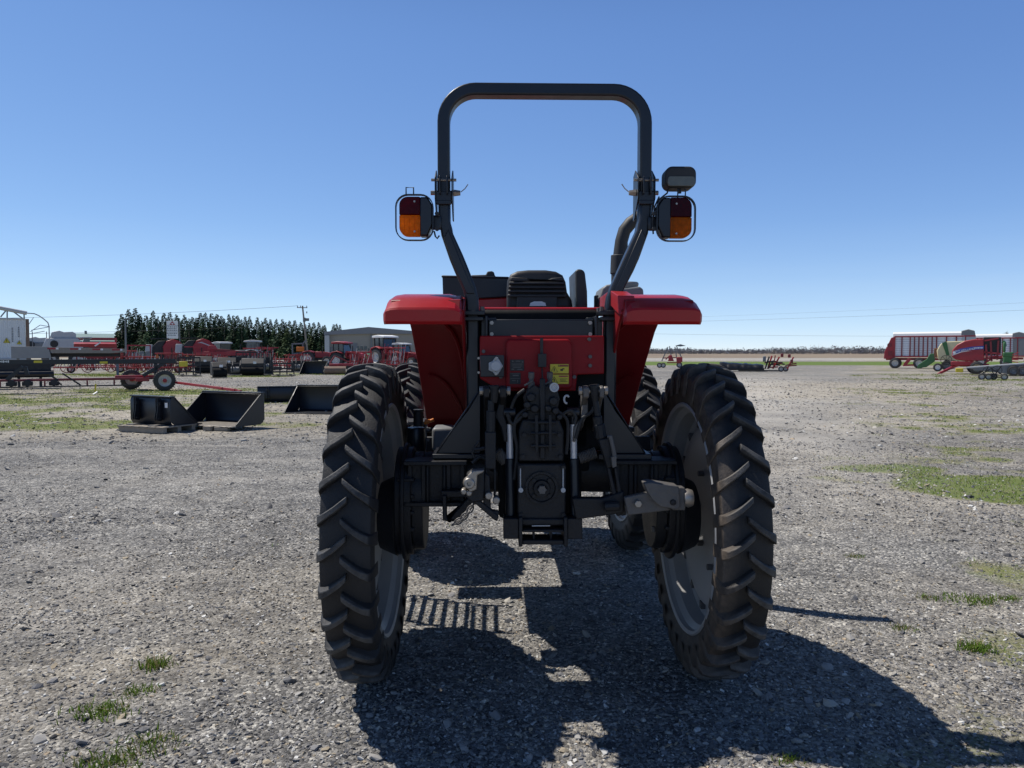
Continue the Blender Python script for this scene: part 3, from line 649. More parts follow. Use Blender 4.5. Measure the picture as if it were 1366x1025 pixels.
# ---- tail lamps
def rrect(x0, x1, z0, z1, r, n=6):
    pts = []
    for cx, cz, a0 in ((x1-r, z1-r, 0), (x0+r, z1-r, PI/2), (x0+r, z0+r, PI), (x1-r, z0+r, 1.5*PI)):
        for k in range(n+1):
            a = a0+k*PI/2/n; pts.append((cx+r*math.cos(a), cz+r*math.sin(a)))
    return pts
LY = -.17
for side in (-1, 1):
    if side < 0: B = (560, 578, 264, 316); L0 = (533.5, 561); mid = 288.5; G = (528, 579, 260.5, 322.5); H = (542, 552, 251, 262)
    else: B = (876, 894, 265, 318); L0 = (893, 921); mid = 290; G = (874.5, 926, 262.5, 323.5); H = (903.5, 913.5, 253, 265)
    a, b = XZ(B[0], B[2], LY), XZ(B[1], B[3], LY)
    lx0, lx1 = XZ(L0[0], 290, LY)[0], XZ(L0[1], 290, LY)[0]; zm = XZ(600, mid, LY)[1]
    m = MB()
    prf = [(a[0], a[1]), (a[0], b[1])]
    cz = (a[1]+b[1])/2
    if side < 0: poly = [(a[0], a[1]), (a[0], b[1]), (b[0]-.025, b[1]), (b[0]-.012, b[1]+.03), (b[0], b[1]+.055), (b[0], a[1]-.04), (b[0]-.012, a[1]-.02), (b[0]-.025, a[1])]
    else: poly = [(b[0], a[1]), (b[0], b[1]), (a[0]+.025, b[1]), (a[0]+.012, b[1]+.03), (a[0], b[1]+.055), (a[0], a[1]-.04), (a[0]+.012, a[1]-.02), (a[0]+.025, a[1])]
    m.prism(poly, 'y', LY-.025, LY+.045)
    px_ = xl-.02 if side < 0 else xr+.02
    m.box(((px_+(b[0] if side < 0 else a[0]))/2, LY+.03, cz-.02), (abs(px_-(b[0] if side < 0 else a[0]))+.02, .02, .07))
    body = m.build('tail_lamp', BLK, tr, bevel=.008)
    rad = .04
    full = rrect(lx0, lx1, b[1], a[1], rad)
    def clip(pts, keep_up):
        return [p for p in pts if (p[1] >= zm if keep_up else p[1] <= zm)]
    up = [p for p in full if p[1] > zm]; dn = [p for p in full if p[1] < zm]
    innerx = lx1 if side < 0 else lx0
    def square_inner(pts): return [((innerx if abs(p[0]-innerx) < .041 else p[0]), (p[1] if abs(p[0]-innerx) >= .041 else (a[1] if p[1] > zm else b[1]))) for p in pts]
    up = [(lx1, zm+.001)]+square_inner(up)+[(lx0, zm+.001)]; 
    dnl = square_inner(dn); dn = [(lx0, zm-.001)]+dnl+[(lx1, zm-.001)]
    def uniq(ps):
        o = []
        for p in ps:
            if not o or (abs(p[0]-o[-1][0])+abs(p[1]-o[-1][1])) > 1e-4: o.append(p)
        return o
    MB().prism(uniq(up), 'y', LY-.028, LY+.02).build('red_lens', REDL, body, bevel=.004)
    MB().prism(uniq(dn), 'y', LY-.028, LY+.02).build('amber_lens', AMBL, body, bevel=.004)
    m = MB()      # moulded ribs and two screws on the lens faces
    for k in range(1, 4): xx = lx0+(lx1-lx0)*k/4; m.box((xx, LY-.0285, zm-.045), (.0016, .0015, .07))
    m.build('lens_ribs', AMBL, body)
    for zz in (zm+.062, zm-.078): MB().cyl(((lx0+lx1)/2+.3*(innerx-(lx0+lx1)/2)*2*.8, LY-.034, zz), ((lx0+lx1)/2+.3*(innerx-(lx0+lx1)/2)*2*.8, LY-.026, zz), .005, seg=8).build('lens_screw', STEEL, body)
    g0, g1 = XZ(G[0], G[2], LY), XZ(G[1], G[3], LY)
    outp = rrect(g0[0], g1[0], g1[1], g0[1], .06); inp = rrect(g0[0]+.005, g1[0]-.005, g1[1]+.005, g0[1]-.005, .055)
    m = MB(); n = len(outp)
    vs = [(p[0], LY-.03, p[1]) for p in outp]+[(p[0], LY-.03, p[1]) for p in inp]+[(p[0], LY-.008, p[1]) for p in outp]+[(p[0], LY-.008, p[1]) for p in inp]
    fs = []
    for i in range(n):
        j = (i+1) % n; fs += [(i, j, n+j, n+i), (2*n+i, 3*n+i, 3*n+j, 2*n+j), (i, 2*n+i, 2*n+j, j), (n+i, n+j, 3*n+j, 3*n+i)]
    m.add(vs, fs)
    h0, h1 = XZ(H[0], H[2], LY), XZ(H[1], H[3], LY)
    m.tube([(h0[0], LY-.01, h1[1]), (h0[0], LY-.01, h0[1]), (h1[0], LY-.01, h0[1]), (h1[0], LY-.01, h1[1])], .0035, seg=6)
    m.build('lamp_guard', BLK, body)
    m = MB()
    for py in (286, 306): p = XZ(583 if side < 0 else 872, py, LY); m.cyl((p[0], LY-.0, p[1]), (p[0], LY-.02, p[1]), .010, seg=8)
    sp = [XZ(x, y, LY) for x, y in (((579, 308), (580.5, 315), (583, 318), (586, 314)) if side < 0 else ((872, 312), (871, 296), (874, 275), (880, 262)))]
    m.tube([(p[0], LY+.01, p[1]) for p in sp], .004, seg=6); m.build('lamp_wiring', BLKM, body)
# work lamp above the right tail lamp
p0, p1 = XZ(887.5, 222, LY), XZ(928.5, 251.5, LY)
m = MB(); m.prism(rrect(p0[0], p1[0], p1[1], p0[1], .035), 'y', LY-.01, LY+.09)
wl = m.build('work_lamp', BLKM, tr, bevel=.012, bseg=3)
q0, q1 = XZ(890, 236, LY), XZ(926, 249.5, LY)
MB().prism(rrect(q0[0], q1[0], q1[1], q0[1], .014), 'y', LY-.016, LY-.008).build('lamp_glass', CLRL, wl, bevel=.002)
m = MB(); cx_ = (p0[0]+p1[0])/2; m.cyl((cx_, LY+.02, p1[1]+.004), (cx_, LY+.02, p1[1]-.02), .009, seg=8)
cab = [XZ(x, y, LY) for x, y in ((893, 251), (892, 256), (887, 260), (882, 264), (878, 270))]
m.tube([(p[0], LY+.03, p[1]) for p in cab], .004, seg=6); m.build('lamp_mount', BLKM, wl)

# ---- seat, arm rest, console boxes
SY = .36
def S(px, py, ly=SY): p = T(px, py, ly); return (p.x, p.z)
m = MB(); m.prism([S(*p) for p in ((676, 386), (677, 374), (681, 366), (690, 361.5), (705, 360), (728, 360), (742, 362), (751, 367), (755, 376), (757, 390), (763, 400), (765, 414), (676, 414))], 'y', SY, SY+.09)
seat = m.build('seat', SEATM, tr, bevel=.025, bseg=3)
m = MB()
for k, py in enumerate((376, 381.5, 387, 393)):
    a, b = S(679 - k*.7, py), S(753+k*.6, py+5); m.box(((a[0]+b[0])/2, SY-.012-k*.004, (a[1]+b[1])/2), (b[0]-a[0], .03, .017))
a, b = S(684, 370), S(750, 375.5); m.prism([S(*p) for p in ((682, 370), (702, 371.5), (708, 374), (730, 374), (736, 371.5), (750, 370), (752, 376), (680, 376))], 'y', SY-.02, SY)
m.box((S(716, 405)[0], SY-.01, S(716, 405)[1]), (.22, .05, .09)); m.build('seat_bellows', SEATM, seat, bevel=.006)
m = MB(); m.prism([S(*p) for p in ((706, 409), (707, 405), (712, 403), (722, 403), (727, 405), (728, 409))], 'y', SY-.04, SY-.034); m.build('seat_tag', WHT, seat)
m = MB(); m.prism([S(*p) for p in ((766, 364), (768, 360.5), (775, 360.5), (779, 364), (782, 390), (782.5, 414), (768, 414))], 'y', SY-.05, SY+.30)
m.build('arm_rest', SEATM, tr, bevel=.018, bseg=3)
BY = .80
m = MB(); m.prism([S(*p, BY) for p in ((590, 369), (678, 371), (684, 371), (684, 396), (591, 401))], 'y', BY, BY+.25)
m.prism([S(*p, BY) for p in ((589, 367.5), (679, 369.5), (679, 372), (589, 370.5))], 'y', BY-.01, BY+.27)
bx_ = m.build('side_console', BLK, tr, bevel=.008)
m = MB(); m.prism([S(*p, BY) for p in ((628, 366), (648, 365.5), (650, 361), (656, 360.5), (659, 362), (660, 366), (662, 369), (628, 369))], 'y', BY+.05, BY+.2); m.build('control_lever', BLKM, bx_, bevel=.006)
m = MB(); m.prism([S(*p, BY) for p in ((606, 400), (676, 396), (690, 415), (700, 440), (606, 440))], 'y', BY+.02, BY+.2); m.build('console_skirt', RED, bx_, bevel=.01)
BY = .34
m = MB(); m.prism([S(*p, BY) for p in ((801, 414), (802, 396), (805, 384), (811, 379), (824, 377), (835, 384), (856, 381), (861, 385), (862, 405), (862, 414))], 'y', BY+.05, BY+.3)
m.lathe([(0, .05), (.03, .06), (.035, .05), (.04, 0)], (S(846, 381, BY)[0], BY+.17, S(846, 381.5, BY)[1]), 'z', 20)
m.build('right_console', GRY, tr, bevel=.02, bseg=3)
m = MB(); m.box((T(797, 402, BY).x, BY+.05, T(797, 402, BY).z), (.02, .05, .07)); m.cyl(T(797, 410, BY), T(800, 397, BY), .012, seg=8); m.build('shift_lever', BLKM, tr, bevel=.006)
# exhaust with curved outlet, forward on the right
EY = 1.35
ep = [T(x, y, EY) for x, y in ((826, 470), (826, 400), (826, 362), (828, 338), (829, 322), (833, 308), (841, 298), (851, 291), (858, 287))]
m = MB(); m.tube(ep, [.055, .055, .055, .05, .044, .044, .044, .044, .044], seg=16); ex = m.build('exhaust_pipe', BLKM, tr)
m = MB(); a, b = T(826, 366, EY), T(827, 341, EY); m.cyl(a, b, .062, seg=18); m.build('exhaust_guard', BLKM, ex, bevel=.004)
# bonnet, engine, steering, floor of the seat
m = MB(); m.prism([(-.30, 1.15), (-.31, 1.60), (-.24, 1.71), (-.1, 1.75), (.1, 1.75), (.24, 1.71), (.31, 1.60), (.30, 1.15)], 'y', 1.35, 3.15); m.build('bonnet', RED, tr, bevel=.03, bseg=3)
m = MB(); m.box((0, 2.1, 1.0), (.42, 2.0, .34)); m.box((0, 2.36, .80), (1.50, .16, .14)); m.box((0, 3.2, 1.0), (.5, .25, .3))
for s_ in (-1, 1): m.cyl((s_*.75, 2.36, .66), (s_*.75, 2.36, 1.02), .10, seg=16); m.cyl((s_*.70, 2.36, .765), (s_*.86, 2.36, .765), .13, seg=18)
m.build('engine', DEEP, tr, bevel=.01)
m = MB(); m.box((0, 1.22, 1.45), (.4, .2, .5)); m.build('dashboard', BLKM, tr, bevel=.02)
m = MB(); cw = Vector((0, .98, 1.72)); m.tube([cw+Vector((.17*math.cos(a), .06*math.sin(a)+0, .10*math.sin(a))) for a in [2*PI*k/24 for k in range(24)]], .012, seg=6, closed=True); m.build('steering_wheel', BLKM, tr)
m = MB(); m.box((-.01, .40, 1.40), (.36, .36, .42)); m.box((.0, .5, 1.17), (.62, .5, .08)); m.box((.0, .42, 1.78), (.46, .30, .12)); m.build('seat_base', BLKM, tr, bevel=.02)
# access steps on the left, in front of the rear wheel
m = MB()
for yy in (.80, 1.25): m.tube([(-.72, yy, 1.14), (-.86, yy, 1.05), (-.93, yy, .9), (-.95, yy, .36)], .012, seg=6)
for z in (.36, .62, .88, 1.1):
    for dx in (-.07, 0, .07): m.box((-.94+dx + (.06 if z > 1 else 0), 1.025, z), (.014, .45, .03))
    m.box((-.94+ (.06 if z > 1 else 0), .80, z), (.17, .012, .035)); m.box((-.94+ (.06 if z > 1 else 0), 1.25, z), (.17, .012, .035))
m.build('step_ladder', BLKM, tr)

# ---- rear housing: red panel, decals, valves
PY_ = -.20
def P(px, py, ly=PY_): p = T(px, py, ly); return (p.x, p.z)
m = MB(); m.prism([P(*p) for p in ((640, 448), (806, 448), (806, 499), (770, 500), (768, 522), (668, 522), (640, 505))], 'y', PY_, PY_+.05)
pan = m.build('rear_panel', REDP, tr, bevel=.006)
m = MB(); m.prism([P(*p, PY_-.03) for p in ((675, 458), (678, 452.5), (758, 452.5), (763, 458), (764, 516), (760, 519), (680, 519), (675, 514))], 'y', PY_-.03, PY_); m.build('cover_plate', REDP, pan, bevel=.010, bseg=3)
m = MB()
for px, py in ((786, 453), (787, 476), (787, 488), (766, 503), (668, 503), (645, 469)): p = P(px, py); m.cyl((p[0], PY_, p[1]), (p[0], PY_-.012, p[1]), .009, seg=8)
build_split(m, 'panel_bolt', GREYC, pan)
DY = PY_-.034
def plate(name, mt, x0, x1, y0, y1, parent, th=.003, ly=DY):
    a, b = P(x0, y0, ly), P(x1, y1, ly); return MB().box(((a[0]+b[0])/2, ly, (a[1]+b[1])/2), (b[0]-a[0], th, a[1]-b[1])).build(name, mt, parent)
def marks(name, mt, rects, parent, ly=DY-.003, tris=()):
    m = MB()
    for x0, y0, x1, y1 in rects:
        a, b = P(x0, y0, ly), P(x1, y1, ly); m.box(((a[0]+b[0])/2, ly, (a[1]+b[1])/2), (b[0]-a[0], .001, a[1]-b[1]))
    for (x, y, s) in tris:       # hollow warning triangle with a stroke inside
        pts = [(x, y-s), (x+s*1.1, y+s*.85), (x-s*1.1, y+s*.85)]
        for i in range(3):
            a, b = P(*pts[i], ly), P(*pts[(i+1) % 3], ly); m.bar((a[0], ly, a[1]), (b[0], ly, b[1]), .0028, .001)
        a, b = P(x, y-s*.35, ly), P(x, y+s*.5, ly); m.bar((a[0], ly, a[1]), (b[0], ly, b[1]), .004, .001)
    return m.build(name, mt, parent)
dp = plate('data_plate', BLKM, 680.5, 699, 480, 495, pan); 
marks('plate_print', GREYC, [(683, 481.5, 685, 483), (688, 481.5, 694, 482.6), (696, 482, 698, 484), (682.5, 485.5, 697, 486.4), (682.5, 488, 697, 488.8), (684, 490, 695, 490.8), (682.5, 492, 686, 493.6), (690, 492.4, 697, 493.6)], dp)
dp = plate('data_plate', BLKM, 680, 694.5, 497.5, 512.5, pan); marks('plate_print', GREYC, [(681, 498.4, 694, 498.9), (684, 500.2, 692, 502), (681, 504.8, 694, 505.4), (683, 507.5, 688, 508.4), (690, 507, 691, 511)], dp)
st = plate('warning_decal', YEL, 734, 758.5, 486, 498.3, pan); marks('decal_print', BLKM, [(744.5, 487, 758, 487.5), (744.5, 488.8, 758, 489.3), (744.5, 487, 745, 489.3), (757.5, 487, 758, 489.3), (747.5, 492.6, 751, 495), (750, 491.6, 753, 493)], st, tris=((739.5, 493, 4.2),))
marks('decal_band', REDB, [(746.5, 487.6, 757.2, 488.6)], st)
st = plate('warning_decal', YEL, 734.5, 758.5, 500, 512.3, pan); marks('decal_print', BLKM, [(747, 505.4, 757, 505.9), (747, 507, 755, 507.5), (747, 508.8, 757, 509.3)], st, tris=((739.5, 507.4, 4.4),))
marks('decal_band', REDB, [(745.5, 501.3, 757.5, 503)], st)
# strap latch and cable in the middle of the cover
VY = PY_-.05
m = MB(); a, b = P(722.5, 451, VY), P(722.5, 489, VY); m.box((a[0], VY, (a[1]+b[1])/2), (.014, .014, a[1]-b[1])); a, b = P(717.5, 472, VY), P(728.5, 490, VY); m.box(((a[0]+b[0])/2, VY-.01, (a[1]+b[1])/2), (b[0]-a[0], .03, a[1]-b[1])); m.tube([(P(723, 489, VY)[0], VY, P(723, 489, VY)[1]), (P(723.5, 515, VY)[0], VY-.02, P(723.5, 515, VY)[1])], .004, seg=6)
m.build('strap_latch', BLKM, tr, bevel=.004)
# trailer socket on its bracket
QY = -.26
m = MB(); a, b = P(640.5, 474, QY), P(672.5, 503, QY); m.box(((a[0]+b[0])/2, QY, (a[1]+b[1])/2), (b[0]-a[0], .012, a[1]-b[1])); so_ = m.build('trailer_socket', BLK, tr, bevel=.003)
m = MB(); m.prism([P(*p, QY) for p in ((661, 476), (664, 477), (671, 488.5), (664, 500), (661, 501), (657, 496), (652, 494), (652, 484), (657, 482))], 'y', QY-.03, QY-.006)
c = P(661.5, 488.5, QY); m.cyl((c[0], QY-.03, c[1]), (c[0], QY-.045, c[1]), .026, .024, seg=20); m.build('socket_cover', GRYW, so_, bevel=.003)
m = MB()
for px, py in ((661.5, 478.5), (661.5, 498.5)): c = P(px, py, QY); m.cyl((c[0], QY-.03, c[1]), (c[0], QY-.042, c[1]), .007, seg=6)
for py in (478, 497): c = P(638.5, py, QY); m.cyl((c[0], QY-.01, c[1]), (c[0], QY-.025, c[1]), .006, seg=6)
build_split(m, 'socket_screw', STEEL, so_)

# hydraulic lift housing + gearbox
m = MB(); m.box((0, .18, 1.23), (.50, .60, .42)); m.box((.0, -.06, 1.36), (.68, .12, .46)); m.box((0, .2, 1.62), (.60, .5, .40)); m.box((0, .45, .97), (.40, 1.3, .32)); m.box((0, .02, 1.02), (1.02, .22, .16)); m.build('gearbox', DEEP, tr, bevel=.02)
HY = -.36
def H_(px, py, ly=HY): p = T(px, py, ly); return (p.x, p.z)
m = MB(); m.prism([H_(*p) for p in ((697, 560), (746, 560), (752, 575), (752, 616), (692, 616), (692, 575))], 'y', HY, 0)
m.prism([H_(*p) for p in ((690, 618.5), (754.5, 618.5), (754.5, 700), (690, 700))], 'y', HY-.015, 0)
m.prism([H_(*p) for p in ((686, 690), (758, 690), (758, 700), (686, 700))], 'y', HY-.03, HY+.1)
hs = m.build('rear_housing', CAST, tr, bevel=.008)
m = MB()
for px, py in ((697, 609), (747, 609), (694, 623), (751, 623), (699, 580), (746, 580), (695, 686), (751, 686)): c = H_(px, py); m.cyl((c[0], HY-.014, c[1]), (c[0], HY-.028, c[1]), .011, seg=6)
build_split(m, 'housing_bolt', CAST, hs)
m = MB()
for px0, py0, px1, py1 in ((694, 624, 694, 650), (750.5, 624, 750.5, 650)): a, b = H_(px0, py0), H_(px1, py1); m.cyl((a[0], HY-.026, a[1]), (b[0], HY-.026, b[1]), .003, seg=6)
for px in (694.5, 750.5): c = H_(px, 652.5); m.cyl((c[0], HY-.02, c[1]), (c[0], HY-.034, c[1]), .011, seg=10)
a, b = H_(709, 699), H_(733, 699.6); m.box(((a[0]+b[0])/2, HY-.04, a[1]), (b[0]-a[0], .004, .004)); build_split(m, 'shield_pin', GRYW, hs)
# PTO shaft cap
c = H_(722, 650); m = MB(); m.lathe([(HY-.015, .075), (HY-.03, .075), (HY-.03, .064), (HY-.022, .06), (HY-.022, .04), (HY-.045, .036), (HY-.045, .022), (HY-.03, .020), (HY-.03, 0)], (c[0], 0, c[1]), 'y', 32)
for k in range(4): a = PI/4+k*PI/2; m.cyl((c[0]+.05*math.cos(a), HY-.02, c[1]+.05*math.sin(a)), (c[0]+.05*math.cos(a), HY-.034, c[1]+.05*math.sin(a)), .010, seg=6)
for k in range(8): a = k*PI/4; m.cyl((c[0]+.069*math.cos(a), HY-.028, c[1]+.069*math.sin(a)), (c[0]+.069*math.cos(a), HY-.036, c[1]+.069*math.sin(a)), .006, seg=6)
pto = m.build('power_shaft', CAST, tr)
m = MB(); m.cyl((c[0], HY-.03, c[1]), (c[0], HY-.075, c[1]), .017, seg=12)
for k in range(6): a = k*PI/3; m.bar((c[0]+.017*math.cos(a), HY-.03, c[1]+.017*math.sin(a)), (c[0]+.017*math.cos(a), HY-.074, c[1]+.017*math.sin(a)), .006)
m.build('spline', GREYC, pto)
# drawbar frame
m = MB(); FY = HY-.05
for x0, x1 in ((671.5, 692), (757, 777)): m.prism([H_(*p, FY) for p in ((x0, 692), (x1, 692), (x1, 719.5), (x0, 719.5))], 'y', FY, FY+.12)
for x0, x1 in ((692, 697), (752, 757)): m.prism([H_(*p, FY) for p in ((x0, 690), (x1, 690), (x1, 729), (x0, 729))], 'y', FY-.01, FY+.14)
for y0, y1 in ((707, 710.5), (721, 727)): m.prism([H_(*p, FY) for p in ((697, y0), (752, y0), (752, y1), (697, y1))], 'y', FY, FY+.12)
for x0 in (711, 734): m.prism([H_(*p, FY) for p in ((x0, 709), (x0+3, 709), (x0+3, 722), (x0, 722))], 'y', FY+.02, FY+.08)
m.build('drawbar_frame', CAST, tr, bevel=.004)
# remote valve block with couplers
WY = -.37
def V_(px, py, ly=WY): p = T(px, py, ly); return (p.x, p.z)
m = MB()
m.prism([V_(*p) for p in ((699, 532), (704, 520), (712, 514), (719, 517), (730, 514), (743, 519), (747, 532), (744, 548), (702, 548))], 'y', WY, -.18)
m.prism([V_(*p) for p in ((704, 548), (742, 548), (742, 562), (704, 562))], 'y', WY+.02, -.18)
m.prism([V_(*p) for p in ((720, 505), (727, 505), (727, 612), (720, 612))], 'y', WY-.015, WY+.01)
for px, py, r in ((703, 540, .018), (708, 530, .022), (738, 535, .022), (741, 548, .018), (731, 545, .016), (713, 545, .02), (700, 553, .016), (746, 556, .015)): c = V_(px, py); m.cyl((c[0], WY, c[1]), (c[0], WY-.03, c[1]), r, r*.85, seg=12)
vb = m.build('valve_block', CAST, tr, bevel=.004)
m = MB()
for px in (709.5, 734.5):
    for a, b, r in (((px, 520), (px, 510), .016), ((px, 511), (px, 505), .011), ((px, 505.5), (px, 497), .014)):
        a, b = V_(*a), V_(*b); m.cyl((a[0], WY+.05, a[1]), (b[0], WY+.045, b[1]), r, seg=10)
    c = V_(px-4, 512); m.bar((c[0]-.02, WY+.03, c[1]-.01), (c[0]+.02, WY+.03, c[1]+.012), .008)
m.build('hydraulic_coupler', GREYC, vb, bevel=.002)
m = MB()
for px, py, r in ((738.5, 516.5, .021),): c = V_(px, py); m.lathe([(WY-.03, r), (WY-.04, r), (WY-.04, r*.7), (WY-.034, r*.6), (WY-.034, r*.3), (WY-.038, 0)], (c[0], 0, c[1]), 'y', 20)
c = V_(756, 533); m.tube([(c[0]+.012*math.cos(a)*1.0, WY, c[1]+.018*math.sin(a)) for a in [PI*.2+k*PI*.17 for k in range(9)]], .005, seg=6)
m.build('coupler_cap', GRYW, vb)
m = MB()     # top link stays below the valves
for px in (715, 733):
    a, b = V_(px, 553), V_(px+.5, 602); m.bar((a[0], WY-.03, a[1]), (b[0], WY-.03, b[1]), .013, .02)
for py in (563, 577, 594): a, b = V_(708, py), V_(741, py); m.cyl((a[0], WY-.03, a[1]), (b[0], WY-.03, b[1]), .008, seg=8)
a, b = V_(705, 577), V_(721, 577.3); m.cyl((a[0], WY-.045, a[1]), (b[0], WY-.045, b[1]), .003, seg=6)
m.build('top_link_bracket', CAST, tr, bevel=.003)
# lift arms
for side, xs in ((-1, ((645, 653), (666.5, 675.5), (656, 664))), (1, ((777, 785), (799, 805), (789, 797)))):
    AY = -.38; m = MB()
    for k, (x0, x1) in enumerate(xs[:2]):
        xm = (x0+x1)/2; a = V_(x0, 520, AY)[0]; b = V_(x1, 520, AY)[0]
        m.prism([(AY-.035, V_(xm, 517, AY)[1]), (AY+.0, V_(xm, 514.5, AY)[1]), (AY+.05, V_(xm, 520, AY)[1]), (-.12, V_(xm, 560, AY)[1]), (-.10, V_(xm, 585, AY)[1]), (-.2, V_(xm, 575, AY)[1]), (AY+.02, V_(xm, 534, AY)[1]), (AY-.03, V_(xm, 530, AY)[1])], 'x', a, b)
    if side < 0: cx0, cx1 = 668, 673
    else: cx0, cx1 = 780, 785
    # curved lower leg of the arm
    if side < 0: pl = [(667, 530), (674, 530), (672, 552), (676, 566), (677, 590), (672, 590), (668, 570), (661, 556)]
    else: pl = [(777, 530), (784, 530), (785, 552), (780, 562), (771, 572), (768, 590), (764, 590), (765, 570), (775, 558)]
    m.prism([V_(*p, AY+.05) for p in pl], 'y', AY+.05, AY+.09)
    la = m.build('lift_arm', GREYC if side > 0 else CAST, tr, bevel=.006)
    m = MB(); a, b = V_(xs[0][0]-3, 521.5, AY), V_(xs[1][1]+3, 521.5, AY); m.cyl((a[0], AY-.005, a[1]), (b[0], AY-.005, b[1]), .014, seg=12)
    for q in (a, b): m.cyl((q[0]-.008, AY-.005, q[1]), (q[0]+.008, AY-.005, q[1]), .021, seg=8)
    m.build('lift_pin', STEEL, la, bevel=.002)
# left lift rod: straight with a square body
AY = -.39
def tb(m, pts, r, ly=AY, seg=10): m.tube([(lambda p: (p[0], ly, p[1]))(V_(*q, ly)) for q in pts], [k for k in r] if isinstance(r, (list, tuple)) else r, seg=seg)
m = MB(); tb(m, [(659.5, 514), (659.5, 526), (659, 538)], [.024, .022, .014]); tb(m, [(655, 534), (655, 552)], .015)
a, b = V_(647, 576, AY), V_(661.5, 625, AY); m.box(((a[0]+b[0])/2, AY, (a[1]+b[1])/2), (b[0]-a[0], .055, a[1]-b[1])); tb(m, [(655, 548), (654.5, 578)], .021)
for px in (648.5, 660): a, b = V_(px, 622, AY), V_(px, 666, AY); m.bar((a[0], AY, a[1]), (b[0], AY, b[1]), .010, .045)
tb(m, [(640, 588), (634, 596), (630, 604), (632, 612)], .006); tb(m, [(632, 600), (648, 598)], .010); m.build('lift_rod', CAST, tr, bevel=.004)
# right lift rod with levelling crank
m = MB(); tb(m, [(792, 513), (793, 525), (794, 538)], [.024, .022, .013]); tb(m, [(794, 535), (797.5, 556)], .015); tb(m, [(797, 555), (800, 585)], [.021, .021])
tb(m, [(799, 566), (801, 580), (803, 585)], [.026, .026, .026])
pp = [V_(*p, AY) for p in ((797.5, 586), (812, 583), (820, 620), (809, 624))]; m.prism(pp, 'y', AY-.03, AY+.03)
for o_ in (0, 13):
    pp = [V_(*p, AY) for p in ((809+o_*.7, 624-o_*.1), (813+o_*.7, 623), (829+o_*.45, 686), (822+o_*.45, 688))]; m.prism(pp, 'y', AY-.02, AY+.02)
rod = m.build('lift_rod', CAST, tr, bevel=.005)
m = MB(); tb(m, [(810, 583), (814, 582), (818, 598), (820.5, 612)], [.008, .010, .010, .010], ly=AY-.045); pp = [V_(*p, AY-.05) for p in ((815, 610), (821.5, 608), (822, 622), (817, 624))]; m.prism(pp, 'y', AY-.06, AY-.035); m.build('crank_handle', GREYC, rod, bevel=.003)
# lift cylinders with bright rods
for px in (680, 765):
    CY = -.30; m = MB(); a, b = V_(px+.3, 612, CY), V_(px+1, 694, CY); m.cyl((a[0], CY, a[1]), (b[0], CY-.03, b[1]), .024, seg=16)
    a2, b2 = V_(px-.6, 553, CY), V_(px-.4, 566, CY); m.cyl((a2[0], CY, a2[1]), (b2[0], CY, b2[1]), .016, seg=12); m.cyl((a2[0]-.03, CY, a2[1]+.01), (a2[0]+.03, CY, a2[1]+.01), .024, seg=14)
    cy = m.build('lift_cylinder', BLK, tr, bevel=.003)
    m = MB(); m.cyl((b2[0], CY, b2[1]), (a[0], CY, a[1]), .0165, seg=16); m.build('cylinder_rod', CHROME, cy)
# coil springs beside the cylinders
for px0, py0, px1, py1 in ((772, 612, 795, 604), (664, 604, 675, 616)):
    a, b = T(px0, py0, -.28), T(px1, py1, -.28); m = MB(); n = 90; d = (b-a); L = d.length; d.normalize(); u = d.cross(Vector((0, 1, 0))).normalized(); v = Vector((0, 1, 0))
    m.tube([a+d*(L*i/n)+u*(.026*math.cos(i*.85))+v*(.026*math.sin(i*.85)) for i in range(n)], .0028, seg=5); m.build('coil_spring', GREYC, tr)
# axle housings, brackets, drop gear cases
for side in (-1, 1):
    m = MB(); m.cyl((side*.2, .0, 1.02), (side*.62, 0, 1.0), .115, .105, seg=20)
    xa, xb = (.36, .64)
    m.box((side*.50, -.12, .985), (.28, .10, .20)); m.box((side*.50, -.16, 1.085), (.30, .16, .02)); m.box((side*.50, -.15, .885), (.30, .14, .02))
    for xx in (.375, .44, .56, .625): m.box((side*xx, -.175, .985), (.022, .03, .19))
    m.cyl((side*.46, -.19, 1.08), (side*.46, -.19, .87), .010, seg=8); m.cyl((side*.54, -.19, 1.08), (side*.54, -.19, .87), .010, seg=8)
    m.build('axle_housing', CAST, tr, bevel=.006)
    m = MB()
    def capsule(ry, z0, z1, n=12):
        return [(ry*math.cos(a), z1+ry*math.sin(a)) for a in [PI*k/n for k in range(n+1)]]+[(ry*math.cos(a), z0+ry*math.sin(a)) for a in [PI+PI*k/n for k in range(n+1)]]
    m.prism(capsule(.215, .81, .92), 'x', side*.62, side*.70); m.prism(capsule(.235, .80, .92), 'x', side*.65, side*.67)
    m.prism(capsule(.19, .81, .92), 'x', side*.565, side*.62); m.cyl((side*.70, 0, .79), (side*.79, 0, .79), .205, .165, seg=28)
    for k in range(14):
        a = 2*PI*k/14; m.cyl((side*.615, (.205)*math.cos(a), .865+.26*math.sin(a)), (side*.645, .205*math.cos(a), .865+.26*math.sin(a)), .012, seg=6)
    for zz in (.76, .84, .92, 1.0): m.box((side*.645, -.185, zz), (.085, .035, .02))
    m.build('final_drive', CAST, tr, bevel=.008, bseg=2)
